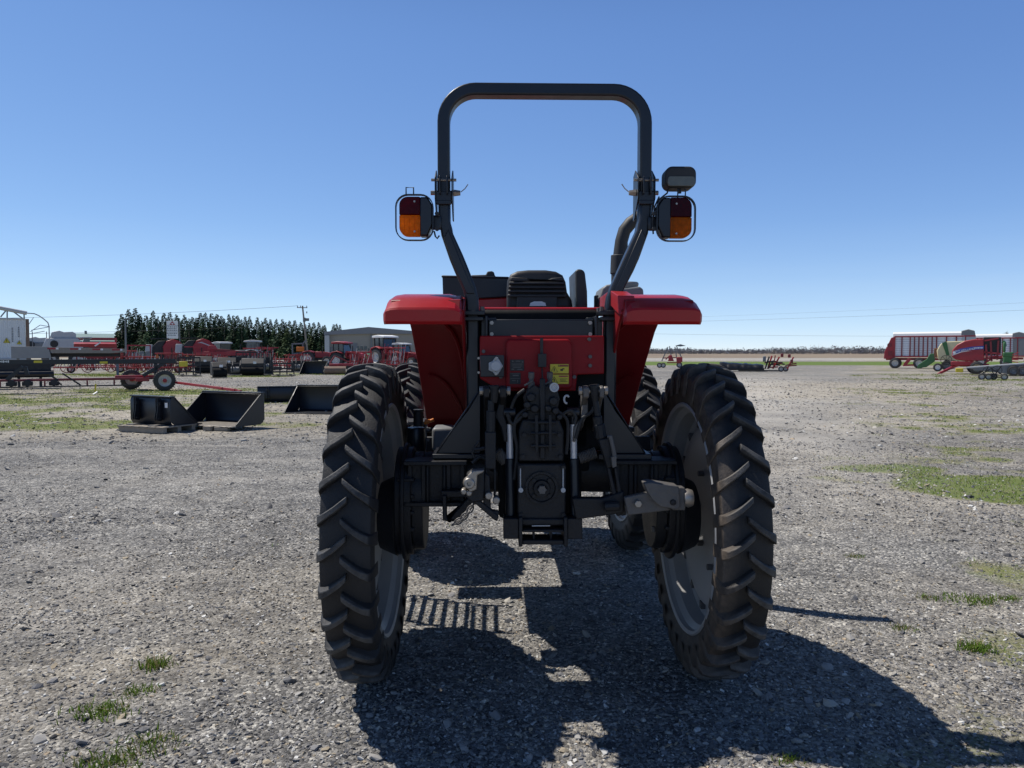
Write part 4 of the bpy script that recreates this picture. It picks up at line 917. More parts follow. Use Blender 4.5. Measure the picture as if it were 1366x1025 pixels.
# left lower link, folded up
LKY = -.47
def K(px, py, ly=LKY): p = T(px, py, ly); return (p.x, p.z)
m = MB(); m.prism([K(*p) for p in ((622, 633), (629, 628), (646, 626), (646, 668), (630, 671), (620, 662))], 'y', LKY, LKY+.06)
m.prism([K(*p) for p in ((646, 632), (653, 636), (655, 682), (666, 684), (664, 697), (655, 692), (644, 680))], 'y', LKY+.02, LKY+.055)
m.prism([K(*p) for p in ((628, 668), (640, 668), (666, 690), (663, 697), (658, 694))], 'y', LKY+.01, LKY+.03)
ll = m.build('lower_link', CAST, tr, bevel=.006)
m = MB(); m.prism([K(*p, LKY-.01) for p in ((624, 634), (631, 627), (640, 626), (646.5, 626), (644, 630), (637, 633), (636, 652), (627, 656), (622, 648))], 'y', LKY-.035, LKY+.02)
c = K(626, 645, LKY-.03); m.lathe([(LKY-.045, .010), (LKY-.045, .024), (LKY-.005, .03), (LKY+.005, .01)], (c[0], 0, c[1]), 'y', 18)
for px, py in ((619, 655), (626, 657)): c = K(px, py); m.cyl((c[0], LKY-.03, c[1]), (c[0], LKY+.02, c[1]), .014, seg=8)
for px, py in ((652, 661), (662, 667)): c = K(px, py); m.cyl((c[0], LKY-.02, c[1]), (c[0], LKY+.05, c[1]), .018, .014, seg=8)
m.build('link_hook', STEEL, ll, bevel=.005)
# stabiliser chains / sway links
m = MB(); m.prism([K(*p, -.25) for p in ((590, 660), (596, 660), (596, 690), (600, 694), (606, 684), (624, 664), (632, 668), (612, 692), (604, 695), (591, 694))], 'y', -.27, -.21)
m.prism([K(*p, -.25) for p in ((588, 655), (646, 655), (646, 664), (588, 664))], 'y', -.25, -.1); m.build('sway_link', CAST, tr, bevel=.005)
m = MB(); pts = []
for k in range(9):
    t = k/8; a, b = T(637, 664, -.42), T(606, 699, -.42); pts.append(a.lerp(b, t)+Vector((0, 0, -.02*math.sin(t*PI))))
for k in range(8):
    a, b = pts[k], pts[k+1]; d = (b-a).normalized(); u = Vector((0, 1, 0)) if k % 2 else d.cross(Vector((0, 1, 0))); c = (a+b)/2
    m.tube([c+d*(.020*math.cos(q))+u*(.012*math.sin(q)) for q in [2*PI*i/12 for i in range(12)]], .0042, seg=5, closed=True)
m.build('check_chain', GREYC, tr)
# right lower link, swung out to the right
m = MB(); m.prism([K(*p) for p in ((765, 668), (806, 668), (835, 658), (835, 688), (770, 697))], 'y', LKY+.05, LKY+.10)
c = K(817, 677.5); m.cyl((c[0]-.035, LKY+.02, c[1]), (c[0]+.035, LKY+.02, c[1]+.004), .022, seg=10); rl = m.build('lower_link', CAST, tr, bevel=.006)
m = MB(); m.prism([K(*p) for p in ((833, 664), (864, 657), (874, 662), (896, 681), (872, 684), (838, 688))], 'y', LKY, LKY+.035)
m.prism([K(*p) for p in ((857, 643), (866, 641.5), (903, 647), (905, 674), (900, 678), (878, 674), (868, 665), (860, 652))], 'y', LKY-.04, LKY+.05)
m.prism([K(*p) for p in ((896, 649), (913, 650), (913, 680), (896, 680))], 'y', LKY-.02, LKY+.04)
m.build('link_end', GREYC, rl, bevel=.006, bseg=3)
m = MB(); c = K(917.5, 664.5); m.lathe([(-.022, .026), (-.02, .036), (0, .042), (.02, .036), (.022, .026)], (c[0], LKY, c[1]), 'x', 20)
c = K(850, 671); m.cyl((c[0], LKY, c[1]), (c[0], LKY-.03, c[1]), .017, seg=6); m.build('ball_joint', STEEL, rl, bevel=.002)
c = K(895, 668); MB().lathe([(LKY-.052, .0), (LKY-.05, .012), (LKY-.04, .014)], (c[0], 0, c[1]), 'y', 14).build('link_button', CAST, rl)
# hanging bracket behind the right link
m = MB(); m.prism([K(*p, -.1) for p in ((872, 690), (880, 690), (884, 715), (876, 712))], 'y', -.12, -.08); c = T(872, 706, -.13); m.box(c, (.022, .02, .028)); m.build('bracket', GREYC, tr, bevel=.003)
# left canister and battery
CY = .35
m = MB(); c = T(555, 585, CY); m.lathe([(-.085, 0), (-.085, .046), (-.07, .052), (.045, .052), (.06, .046), (.06, 0)], c, 'z', 24); can = m.build('filter_canister', BLK, tr)
c2 = T(558, 558, CY); MB().lathe([(-.045, .028), (.035, .026), (.04, .03), (.048, .03), (.048, 0)], c2, 'z', 20).build('canister_neck', BLKM, can)
m = MB(); a, b = T(566, 565, CY-.02), T(579, 560, CY-.02); m.cyl(a, b, .010, seg=8); m.box(T(570, 562, CY-.02), (.03, .02, .02)); m.build('fuel_tap', ORNG, tr, bevel=.003)
m = MB(); a, b = T(582, 571, CY), T(600, 603, CY); m.box(((a.x+b.x)/2, CY+.1, (a.z+b.z)/2), (b.x-a.x+.05, .2, a.z-b.z)); m.build('battery_box', GRY, tr, bevel=.02, bseg=3)
m = MB(); m.tube([T(x, y, CY-.05) for x, y in ((568, 568), (569, 590), (568, 603), (555, 602), (552, 606))], .004, seg=6)
for x, y in ((571, 573), (571, 587)): m.cyl(T(x, y, CY-.05), T(x, y, CY-.07), .009, seg=8)
m.build('fuel_line', GREYC, tr)

m0 = [((704, 545), (690, 556), (686, 575), (690, 600), (686, 640)), ((741, 547), (756, 560), (757, 585), (755, 606)), ((699, 553), (684, 566), (676, 552), (679, 556)), ((746, 556), (760, 548), (768, 556), (766, 566)), ((800, 520), (790, 548), (776, 560), (768, 585)), ((668, 600), (652, 612), (640, 610), (630, 618)), ((700, 520), (688, 530), (682, 545))]
for hp in m0:
    pts = [T(x, y, -.33) for x, y in hp]; out = []
    for i in range(len(pts)-1):
        p0 = pts[max(0, i-1)]; p1 = pts[i]; p2 = pts[i+1]; p3 = pts[min(len(pts)-1, i+2)]
        for k in range(5):
            u = k/5; out.append(.5*((2*p1)+(p2-p0)*u+(2*p0-5*p1+4*p2-p3)*u*u+(3*p1-p0-3*p2+p3)*u**3))
    out.append(pts[-1]); MB().tube(out, .0085, seg=8).build('hydraulic_hose', BLKM, tr)
# ================================================================== YARD BEHIND, LEFT AND RIGHT
def Z(py, d): return CAM_H-(py-470)*d/FPX
def face(px): return -math.atan((px-683)/FPX)         # machines stand square to the viewer's line of sight
def bg(name, label, cat, px, d, rz=None, group=None): return thing(name, label, cat, (gx(px, d), d, 0), face(px) if rz is None else rz, group)
def wheel_part(parent, x, y, z, r, w, rm=None, axis='y', name='wheel', seg=28):
    m = MB(); h = w/2
    pr = [(-h, r*.58), (-h*1.05, r*.78), (-h*.8, r*.96), (0, r), (h*.8, r*.96), (h*1.05, r*.78), (h, r*.58)]
    m.lathe(pr, (x, y, z), axis, seg)
    for k in range(seg):
        a = 2*PI*k/seg; c, s = math.cos(a)*r, math.sin(a)*r
        p = (x+c, y, z+s) if axis == 'y' else (x, y+c, z+s)
        m.box(p, (r*.07, w*.9, r*.07) if axis == 'y' else (w*.9, r*.07, r*.07), Matrix.Rotation(-a, 3, 'Y') if axis == 'y' else Matrix.Rotation(a, 3, 'X'))
    t = m.build(name, RUBB, parent)
    m = MB(); m.lathe([(-h*.9, r*.60), (-h*.5, r*.5), (-h*.2, r*.3), (-h*.6, r*.2), (-h*.6, 0)], (x, y, z), axis, seg); m.lathe([(h*.9, r*.60), (h*.5, r*.5), (h*.2, r*.3), (h*.6, r*.2), (h*.6, 0)], (x, y, z), axis, seg)
    m.build('rim', rm or RIMW, t); return t
def pole_wire(name, label, pts, r=.012, sag=.6):
    m = MB(); a, b = Vector(pts[0]), Vector(pts[1])
    m.tube([a.lerp(b, k/24)-Vector((0, 0, sag*4*(k/24)*(1-k/24))) for k in range(25)], r, seg=5); o = m.build(name, BLKM); return tag(o, label, 'cable')

# ---- loader buckets on the near grass
def bucket(label, px, d, rz, W, Hh, Dp, hooks=False, worn=False):
    t = thing('loader_bucket', label, 'bucket', (gx(px, d), d, 0), rz)
    pr = [(0, .10), (0, Hh*.9), (-.03, Hh), (-.10, Hh), (-Dp, .03), (-Dp*.96, 0), (-.12, 0)]
    th = .012
    m = MB()     # wrapped sheet: top lip, back and floor
    sh = [(-.14, Hh*.985), (-.03, Hh), (0, Hh*.9), (0, .10), (-.035, .035), (-.12, 0), (-Dp, 0)]
    shi = [(-.14, Hh*.985-th), (-.036, Hh-th), (-th, Hh*.89), (-th, .105), (-.042, .045), (-.12, th), (-Dp, th)]
    m.prism(sh+list(reversed(shi)), 'x', -W/2, W/2); m.build('shell', BLK, t, bevel=.004)
    for sx in (-1, 1):
        m = MB(); m.prism(pr, 'x', sx*(W/2-.001), sx*(W/2+.014)); m.build('side_plate', BLK, t, bevel=.004)
    m = MB(); m.box((0, -Dp-.02, .012), (W+.02, .18, .018)); m.build('cutting_edge', STEEL if worn else BLK, t, bevel=.003)
    if worn: m = MB(); m.box((0, -Dp*.55, .017), (W-.02, Dp*.8, .006)); m.build('lit_floor', STEEL, t)  # pale sheet standing in for light falling on the bucket floor
    m = MB(); m.box((0, -.05, Hh+.012), (W+.03, .12, .025)); m.build('top_lip', BLK, t, bevel=.005)
    for sx in (-1, 1): m = MB(); m.bar((sx*(W/2+.012), -.10, Hh*.97), (sx*(W/2+.012), -Dp*.98, .04), .022, .03, up=(1, 0, 0)); m.build('wear_edge', CAST, t, bevel=.003)
    for sx in (-.3, .3): m = MB(); m.prism([(.002, .12), (.035, .2), (.035, Hh*.75), (.002, Hh*.88)], 'x', sx*W-.008, sx*W+.008); m.build('back_rib', BLK, t)
    if hooks:
        for sx in (-.28, .28):
            m = MB(); m.prism([(.012, Hh*.95), (.10, Hh*1.0), (.10, Hh*.55), (.13, Hh*.3), (.12, .12), (.012, .1)], 'x', sx*W-.03, sx*W-.015); m.prism([(.012, Hh*.95), (.10, Hh*1.0), (.10, Hh*.55), (.13, Hh*.3), (.12, .12), (.012, .1)], 'x', sx*W+.015, sx*W+.03)
            m.box((sx*W, .06, Hh*.8), (.10, .05, .06)); m.box((sx*W, .07, .16), (.12, .06, .03)); m.build('attachment_hook', BLK, t, bevel=.003)
    return t
b1 = bucket('black loader bucket turned back-on, raised on a wooden pallet, leftmost of the buckets', 212, 15.3, R(180-27), 1.08, .54, .60, hooks=True)
b1.location = (gx(199, 15.3), 15.3, .10); b1.scale = (1.1, 1.1, 1.1)
m = MB(); m.box((-.46, .012, .40), (.07, .006, .09)); m.build('paper_label', WHT, b1)
for x in (-.30, .30): m = MB(); m.box((x, .10, .03), (.20, .22, .025)); m.build('mounting_foot', GREYC, b1, bevel=.004)
pl = thing('pallet', 'weathered wooden pallet under the leftmost black bucket', 'pallet', (gx(211, 15.4), 15.4, 0), R(-22))
for k in range(6): MB().box((-.52+k*.21, -.05, .115), (.17, .9, .022)).build('deck_board', WOOD, pl)
for yy in (-.42, -.05, .32): MB().box((0, yy, .052), (1.2, .09, .10)).build('bearer', WOOD, pl)
b2 = bucket('wide black loader bucket lying open toward the viewer, floor toned pale as if lit', 312, 15.9, R(-24), 1.66, .66, .84, worn=True)
b2.location = (gx(312, 16.4), 16.4, .07)
bk = thing('wood_block', 'short wooden block propped under the front of the open wide bucket', 'block', (gx(276, 15.35), 15.35, 0), R(-8)); MB().box((0, 0, .045), (.16, .12, .09)).build('block', WOOD, bk, bevel=.006); MB().box((.28, .05, .035), (.30, .10, .07)).build('plank', WOOD, bk, bevel=.005)
b3 = bucket('black loader bucket seen from its back with two hooks, behind the open wide bucket', 374, 24, R(180+14), 1.4, .50, .55, hooks=True)
MB().box((-.60, .02, .36), (.08, .006, .10)).build('paper_label', WHT, b3)
b4 = bucket('open black loader bucket half hidden behind the left rear tyre', 432, 20.4, R(-12), 1.45, .70, .82)
b5 = bucket('distant open black loader bucket in the grass before the red tractors', 422, 55, R(-8), 1.75, .95, 1.0)

# ---- long header trailer
hd = 30.0
ht = bg('header_trailer', 'long black header trailer with red axle, grey rims and red drawbar', 'trailer', 100, hd)
def hx(px): return (px-100)*hd/FPX*math.cos(face(100))
def frame_bar(mm, x0, y0, x1, y1, w, h, dy=0): mm.bar((hx(x0), dy, Z(y0, hd)), (hx(x1), dy, Z(y1, hd)), w, h, up=(0, 1, 0))
m = MB(); m.box(((hx(-90)+hx(243))/2, 0, Z(482.8, hd)), (hx(243)-hx(-90), .16, .19)); m.build('main_beam', BLK, ht, bevel=.01)
m = MB(); m.box(((hx(-90)+hx(210))/2, 0, Z(506.5, hd)), (hx(210)-hx(-90), .12, .085)); m.build('lower_rail', DRED, ht, bevel=.01)
m = MB(); m.box(((hx(-90)+hx(190))/2, -.25, Z(515, hd)), (hx(190)-hx(-90), .06, .05)); m.build('bottom_rail', BLK, ht)
for a in ((213, 486, 213, 509), (194, 503, 226, 485), (12, 506, 32, 489), (35, 489, 38, 500)):
    m = MB(); frame_bar(m, *a, .14, .12); m.build('strut', BLK, ht, bevel=.01)
for px in (4, 60, 116, 153): m = MB(); frame_bar(m, px, 508, px, 515, .06, .06, -.1); m.build('post', DRED, ht)
for px in (18, 38, 72): m = MB(); m.box((hx(px), 0, Z(511, hd)), (.35, .5, .16)); m.cyl((hx(px), -.3, Z(510, hd)), (hx(px), .3, Z(510, hd)), .13); m.build('roller_bracket', BLKM, ht, bevel=.02)
m = MB()
for k, (a, b) in enumerate(((66, 500), (83, 498), (70, 506), (95, 506))): frame_bar(m, a, b, a+12, b+7+k % 2, .06, .06, -.1)
m.build('linkage', BLKM, ht)
m = MB(); m.box((hx(184), .5, Z(505, hd)), (1.5, .25, .16)); m.box((hx(193), .5, Z(508, hd)), (.5, 1.6, .14)); m.cyl((hx(224), -.5, Z(511, hd)), (hx(224), 1.8, Z(511, hd)), .07); m.build('axle', REDB, ht, bevel=.01)
wheel_part(ht, hx(224), -.45, .43, .43, .30, RIMW); wheel_part(ht, hx(181), 1.55, .43, .43, .30, RIMW)
for px, yy in ((224, -.62), (181, 1.38)): MB().cyl((hx(px), yy, .43), (hx(px), yy+.12, .43), .085, seg=12).build('hub', REDB, ht)
m = MB(); a = Vector((hx(236), -.2, Z(512, hd))); b = Matrix.Rotation(-face(100), 3, 'Z') @ Vector((gx(314, 28.6)-gx(100, hd), 28.6-hd, .16)); m.bar(a, b, .10, .13, up=(0, 1, 0)); m.bar(b, b+(b-a).normalized()*.35, .05, .10, up=(0, 1, 0)); m.cyl(b+Vector((-.5, 0, .02)), b+Vector((-.5, 0, .13)), .05); m.build('drawbar', REDB, ht, bevel=.01)
for px in (52, 139): m = MB(); m.box((hx(px), -.084, Z(482.5 if px < 100 else 484, hd)), (.28, .008, .09)); m.build('yellow_decal', YEL, ht)
m = MB()
for k in range(9): m.box((hx(-1+k*2.0), -.084, Z(482, hd)), (.035, .006, .05+.02*(k % 3)))
m.build('white_lettering', WHT, ht)
hb = bg('cutter_head', 'low black cutting header resting behind the long trailer at left edge', 'machine part', 25, 33)
m = MB(); m.box((-.4, 0, Z(494, 33)), (3.2, .9, .55)); m.build('housing', BLKM, hb, bevel=.04)
m = MB(); m.cyl((-2, -.5, Z(499, 33)), (1.3, -.5, Z(499, 33)), .16, seg=10); m.build('roller', BLK, hb)
for k in range(4): MB().box((-1.6+k*.8, -.3, .35), (.10, .5, .6)).build('stand', BLKM, hb)
ms = bg('marker_stake', 'small pale yellow tag stake leaning in grass before the long trailer', 'stake', 126, 29)
m = MB(); m.bar((0, 0, 0), (.03, 0, .38), .06, .01); m.build('tag', YEL, ms); m = MB(); m.bar((-.07, -.6, .0), (.07, -.5, .10), .08, .02); m.build('flap', WHT, ms)

# ---- flatbed trailer
fd = 45.0
ft = bg('flatbed_trailer', 'grey wooden flatbed trailer with red and white reflectors behind the header trailer', 'trailer', 95, fd)
def fx(px): return (px-95)*fd/FPX*math.cos(face(95))
m = MB(); m.prism([(fx(66), Z(463.5, fd)), (fx(172), Z(465.5, fd)), (fx(172), Z(470, fd)), (fx(150), Z(471.5, fd)), (fx(70), Z(471.5, fd))], 'y', 0, 2.4); m.build('deck', WOOD, ft, bevel=.01)
m = MB(); m.prism([(fx(18), Z(462.5, fd)), (fx(66), Z(463, fd)), (fx(69), Z(478, fd)), (fx(18), Z(478, fd))], 'y', .0, 2.4); m.build('front_panel', mat('dull_aluminium', (.27, .265, .25), .5, var=.2, scale=2), ft, bevel=.01)
m = MB(); m.box((fx(115), 1.2, Z(474, fd)), (3.8, 1.0, .22)); m.build('chassis_beam', BLKM, ft)
for px in (70, 100, 130, 157):
    m = MB(); m.box((fx(px), -.004, Z(465.2+(px-70)*.017, fd)), (.45, .006, .10)); m.build('reflector', REDB, ft)
    m = MB(); m.box((fx(px+7), -.004, Z(465.2+(px-63)*.017, fd)), (.14, .006, .10)); m.build('reflector', WHT, ft)
for px in (8, -14): 
    for yy in (.3, 2.1): wheel_part(ft, fx(px), yy, .48, .48, .28, RIMW)
for px in (25, 160): MB().box((fx(px), 1.2, .65), (.14, .14, 1.2)).build('landing_leg', GRY, ft)

# ---- container
cdp = 52.0
ct = bg('shipping_container', 'white corrugated container with yellow warning triangle and rusty corner, at left edge', 'container', 0, cdp)
def cx(px): return px*cdp/FPX*math.cos(face(0))
m = MB(); x0, x1 = cx(-75), cx(36); zb, zt_ = 1.15, Z(425.5, cdp); n = 42; pts = []
for k in range(n):
    xa = x0+(x1-x0)*k/n; wv = (x1-x0)/n; pts += [(xa, 0), (xa+wv*.35, 0), (xa+wv*.5, .04), (xa+wv*.85, .04)]
m.prism([(p[0], p[1]) for p in pts]+[(x1, 0), (x1, 2.4), (x0, 2.4)], 'z', zb, zt_); m.build('wall', WHT, ct)
RUST = mat('rusty_steel', (.20, .12, .08), .7, var=.5, scale=4, dust=.3)
m = MB(); m.box((cx(38.7), .05, (zb+zt_)/2), (cx(5), .16, zt_-zb+.04)); m.build('corner_post', RUST, ct, bevel=.01)
m = MB(); m.box(((x0+x1)/2, -.02, zt_+.02), (x1-x0, .1, .10)); m.box(((x0+x1)/2, -.02, zb-.02), (x1-x0, .1, .14)); m.build('rail', GRYW, ct, bevel=.01)
for px, py, s in ((10, 454.5, .20), (27, 457, .15)):
    x, z = cx(px), Z(py, cdp); m = MB(); m.prism([(x-s, z-s*.8), (x+s, z-s*.8), (x, z+s)], 'y', -.028, -.02); tri = m.build('warning_triangle', YEL, ct)
    m = MB(); 
    for a, b in (((x-s, z-s*.8), (x+s, z-s*.8)), ((x+s, z-s*.8), (x, z+s)), ((x, z+s), (x-s, z-s*.8))): m.bar((a[0], -.032, a[1]), (b[0], -.032, b[1]), .03, .006)
    m.bar((x, -.032, z-s*.35), (x, -.032, z+s*.4), .035, .006); m.build('triangle_print', BLKM, tri)
m = MB()
for k in range(9):
    m.box((cx(18), -.012, Z(438+k*2.2, cdp)), (.07, .01, .08)); 
    if k < 6: m.box((cx(26.5), -.012, Z(437+k*2.4, cdp)), (.06, .01, .09))
m.build('side_lettering', GRY, ct)
cc = bg('chassis', 'dark wheeled chassis carrying the white container', 'trailer', 0, cdp+.1)
m = MB(); m.box((-1.2, 1.2, .98), (6.0, 1.0, .26)); m.build('frame', BLKM, cc)
for xx in (-1.5, -.2): wheel_part(cc, xx, .3, .5, .5, .3); wheel_part(cc, xx, 2.1, .5, .5, .3)

# ---- grain auger behind the container
ad = 62.0
au = bg('grain_auger', 'raised grey auger tube with curved thin spout above the container', 'auger', 30, ad)
def ax(px): return (px-30)*ad/FPX*math.cos(face(30))
m = MB(); m.cyl((ax(-40), 0, Z(405, ad)), (ax(38), 0, Z(418, ad)), .16, seg=12); m.build('tube', GRYW, au)
m = MB(); m.tube([(ax(x), 0, Z(y, ad)) for x, y in ((38, 418), (48, 418.5), (54, 421), (60, 425), (66, 430), (67.5, 435), (67.5, 480))], .05, seg=6); m.build('spout', GRYW, au)
for x0, x1, y1 in ((34, 35, 480), (12, 10, 480), (-20, -22, 480), (14, 33, 426), (13, 3, 424)): m = MB(); m.bar((ax(x0), 0, Z(418 if x0 > 20 else 412, ad)), (ax(x1), 0, Z(y1, ad)), .10); m.build('support_leg', GRY, au)
for xx in (-20, 12): wheel_part(au, ax(xx), -.4, .4, .4, .22)

# ---- combines
def combine(label, px, d, body, roof, flip=1, s=1):
    t = bg('combine_harvester', label, 'combine', px, d)
    m = MB(); m.prism([(-1.7*s, 1.3), (-1.9*s, 2.1), (-1.5*s, 3.1*s), (1.3*s, 3.15*s), (1.75*s, 2.6), (1.9*s, 1.5), (1.2*s, 1.2)], 'y', -1.2, 1.2); m.build('body', body, t, bevel=.08)
    m = MB(); m.prism([(-1.2*s, 3.1*s), (-1.0*s, 3.75*s), (-.3*s, 3.9*s), (.1, 3.75*s), (.9*s, 3.8*s), (1.2*s, 3.6*s), (1.2*s, 3.1*s)], 'y', -1.0, 1.0); m.build('grain_tank', roof, t, bevel=.08)
    m = MB(); m.cyl((-.8*s, -1.22, 2.45), (-.8*s, -1.28, 2.45), .36, seg=20); m.build('rotary_screen', BLKM, t)
    m = MB(); m.prism([(1.6*s, 1.9), (1.9*s, 3.1*s), (2.5*s, 3.1*s), (2.3*s, 1.8)], 'y', -.8, .8); m.build('cab', GLASS, t, bevel=.05)
    m = MB(); m.box((2.1*s, 0, 3.2*s), (1.1, 1.9, .14)); m.build('cab_roof', roof, t, bevel=.04)
    for xx, r in ((1.3*s, .85), (-1.4*s, .55)):
        for yy in (-1.2, 1.2): wheel_part(t, xx, yy, r, r, .45)
    m = MB(); m.bar((-1.6*s, -.6, 2.2), (1.6*s, -1.35, 1.9), .12); m.bar((-1.7*s, -1.21, 1.5), (1.7*s, -1.21, 1.6), .3, .06); m.build('side_guard', BLKM, t)
    return t
combine('pale grey combine harvester with round black screen beside the container', 85, 78, GRYW, GRYW, s=.98)
cb2 = combine('dark combine harvester partly hidden by the container corner', 52, 84, GRY, GRYW, s=.85)
rl_ = bg('harvester_reel', 'thin white reel frame lifted above the dark combine by the container', 'machine part', 55, 80)
for a, b in (((45, 441), (66, 436)), ((44, 443), (55, 434)), ((55, 434), (66, 436)), ((42, 434), (48, 424)), ((43, 446), (60, 442))): m = MB(); m.bar(((a[0]-55)*.08, 0, Z(a[1], 80)), ((b[0]-55)*.08, 0, Z(b[1], 80)), .07); m.build('reel_bar', GRYW, rl_)
for px in (46, 62): MB().box(((px-55)*.08, 0, Z(460, 80)), (.08, .08, 2.8)).build('reel_post', GRY, rl_)

# ---- barn, red grain platform
bd = 135.0
ba = bg('barn', 'low barn with green metal roof and red walls beyond the grey combine', 'barn', 130, bd)
def bx(px): return (px-130)*bd/FPX*math.cos(face(130))
m = MB(); m.box((bx(128), 6, Z(463, bd)/2+1.2), (bx(156)-bx(98), 11, Z(456, bd))); m.build('wall', REDB, ba)
m = MB(); m.prism([(-.6, Z(456.3, bd)), (6, Z(445, bd)), (12.6, Z(456.3, bd)), (12.6, Z(455.6, bd)), (6, Z(444.3, bd)), (-.6, Z(455.6, bd))], 'x', bx(97), bx(154)); m.build('roof', ROOFG, ba)
m = MB(); m.prism([(0, Z(456.3, bd)), (6, Z(445.4, bd)), (12, Z(456.3, bd))], 'x', bx(98.2), bx(152)); m.build('gable', DRED, ba)
m = MB(); m.box((bx(115), 6, Z(444, bd)), (.4, .4, .9)); m.build('vent', GRY, ba)
for px in (110, 126, 142): MB().box((bx(px), .42, 1.6), (2.2, .12, 2.6)).build('door', DRED, ba)
rp = bg('grain_platform', 'long bright red grain platform on stands in front of the barn', 'machine part', 127, 72)
m = MB(); m.prism([(-.3, Z(463, 72)), (-.4, Z(459, 72)), (0, Z(457, 72)), (.3, Z(457.3, 72)), (.4, Z(463, 72))], 'x', (103-127)*.072, (152-127)*.072); m.build('trough', REDB, rp, bevel=.02)
for px in (106, 118, 131, 147): m = MB(); m.box(((px-127)*.072, 0, .9), (.12, .3, 1.8)); m.build('stand', DRED, rp)
m = MB(); m.bar((0, -.42, Z(462, 72)), (.5, -.42, Z(457, 72)), .12); m.build('shield', WHT, rp)

# ---- generic red implements
def rake(label, px, d, W, seed, H=1.0, dark=0):
    rnd = random.Random(seed); t = bg('hay_rake', label, 'hay rake', px, d)
    for z, yy in ((.45, -.5), (.75, .2), (1.0*H, .6)): m = MB(); m.cyl((-W/2, yy, z), (W/2, yy, z), .05, seg=8); m.build('frame_tube', REDB if z != .75 else DRED, t)
    k = 0; x = -W/2+.2
    while x < W/2:
        m = MB(); m.bar((x, .3, .9*H), (x+rnd.uniform(-.3, .3), -.3, .2), .035); m.bar((x+.1, -.5, .45), (x+rnd.uniform(.1, .4), -.9, 1.1*H*rnd.uniform(.7, 1.1)), .03); m.build('tine_arm', rnd.choice([[REDB, REDB, DRED, GRYW], [BLKM, BLKM, GRY, DRED]][dark]), t); x += W/16
    for x in (-W*.35, -W*.1, W*.18, W*.4):
        m = MB(); m.lathe([(-.02, .42), (.02, .42), (.03, .36), (-.03, .36)], (x, -.25, .45), 'y', 20, closed=True)
        for q in range(6): a = q*PI/3; m.bar((x, -.25, .45), (x+.4*math.cos(a), -.25, .45+.4*math.sin(a)), .025)
        m.build('rake_wheel', DRED, t)
    for x in (-W*.3, W*.3): wheel_part(t, x, .6, .3, .3, .18)
    return t
rake('wide tangled red hay rake with tines, seen between flatbed and header trailer', 128, 58, 5.6, 1)
rake('low red hay rake left of the two red balers, close by the trailer wheels', 190, 56, 1.9, 2, 1.25)
rake('small bright red disc rake between the black attachments and the far bucket', 378, 66, 2.6, 3, 1.0)
rake('folded red rake with raised arms behind the black attachments', 352, 72, 2.2, 4, 1.5)
rake('dark folded tine frame below the dealer sign', 226, 57, 2.0, 21, 1.5, 1)
rake('dark tine frame under the baler with pale stripe', 262, 61, 2.2, 22, 1.4, 1)
rake('dark low tine frame behind the upright sweeper', 287, 63, 2.0, 23, 1.2, 1)
rake('tall dark tine frame below the folded drill arms', 343, 62, 2.2, 24, 1.9, 1)
rake('red tedder rake at the foot of the backhoe', 396, 78, 2.6, 25, 1.3)
rake('red tine rake in front of the red-roofed tractor', 480, 68, 2.2, 26, 1.6)
rake('tall red tine rake against the left fender of the big tractor', 524, 70, 2.4, 27, 2.0)
rake('red rake under the tail of the flatbed trailer', 168, 62, 1.8, 28, 1.7)
def planter(label, px, d, W, n):
    t = bg('planter', label, 'planter', px, d)
    m = MB(); m.box((0, 0, 1.0), (W, .2, .2)); m.build('toolbar', REDB, t)
    m = MB(); m.box((0, .3, 2.2), (W*1.05, .1, .12)); m.bar((-W/2, .2, 1.0), (-W/2, .3, 2.2), .1); m.bar((W/2, .2, 1.0), (W/2, .3, 2.2), .1); m.build('marker_frame', REDB, t)
    for k in range(n):
        x = -W/2+W*(k+.5)/n; m = MB(); m.prism([(x-.22, 1.15), (x-.16, 1.7), (x+.16, 1.7), (x+.22, 1.15)], 'y', -.5, -.1); h = m.build('seed_hopper', GRY, t, bevel=.02)
        m = MB(); m.cyl((x-.1, -.4, .85), (x+.1, -.4, .85), .28, seg=14); m.build('closing_wheel', RIMW, h)
    for x in (-W*.4, W*.4): wheel_part(t, x, .5, .4, .4, .25)
rake('second tangled red rake behind the flatbed trailer, nearer the barn', 150, 66, 5.0, 11, 1.2)
planter('red row planter with pale round wheels left of the red balers', 186, 66, 1.8, 4)
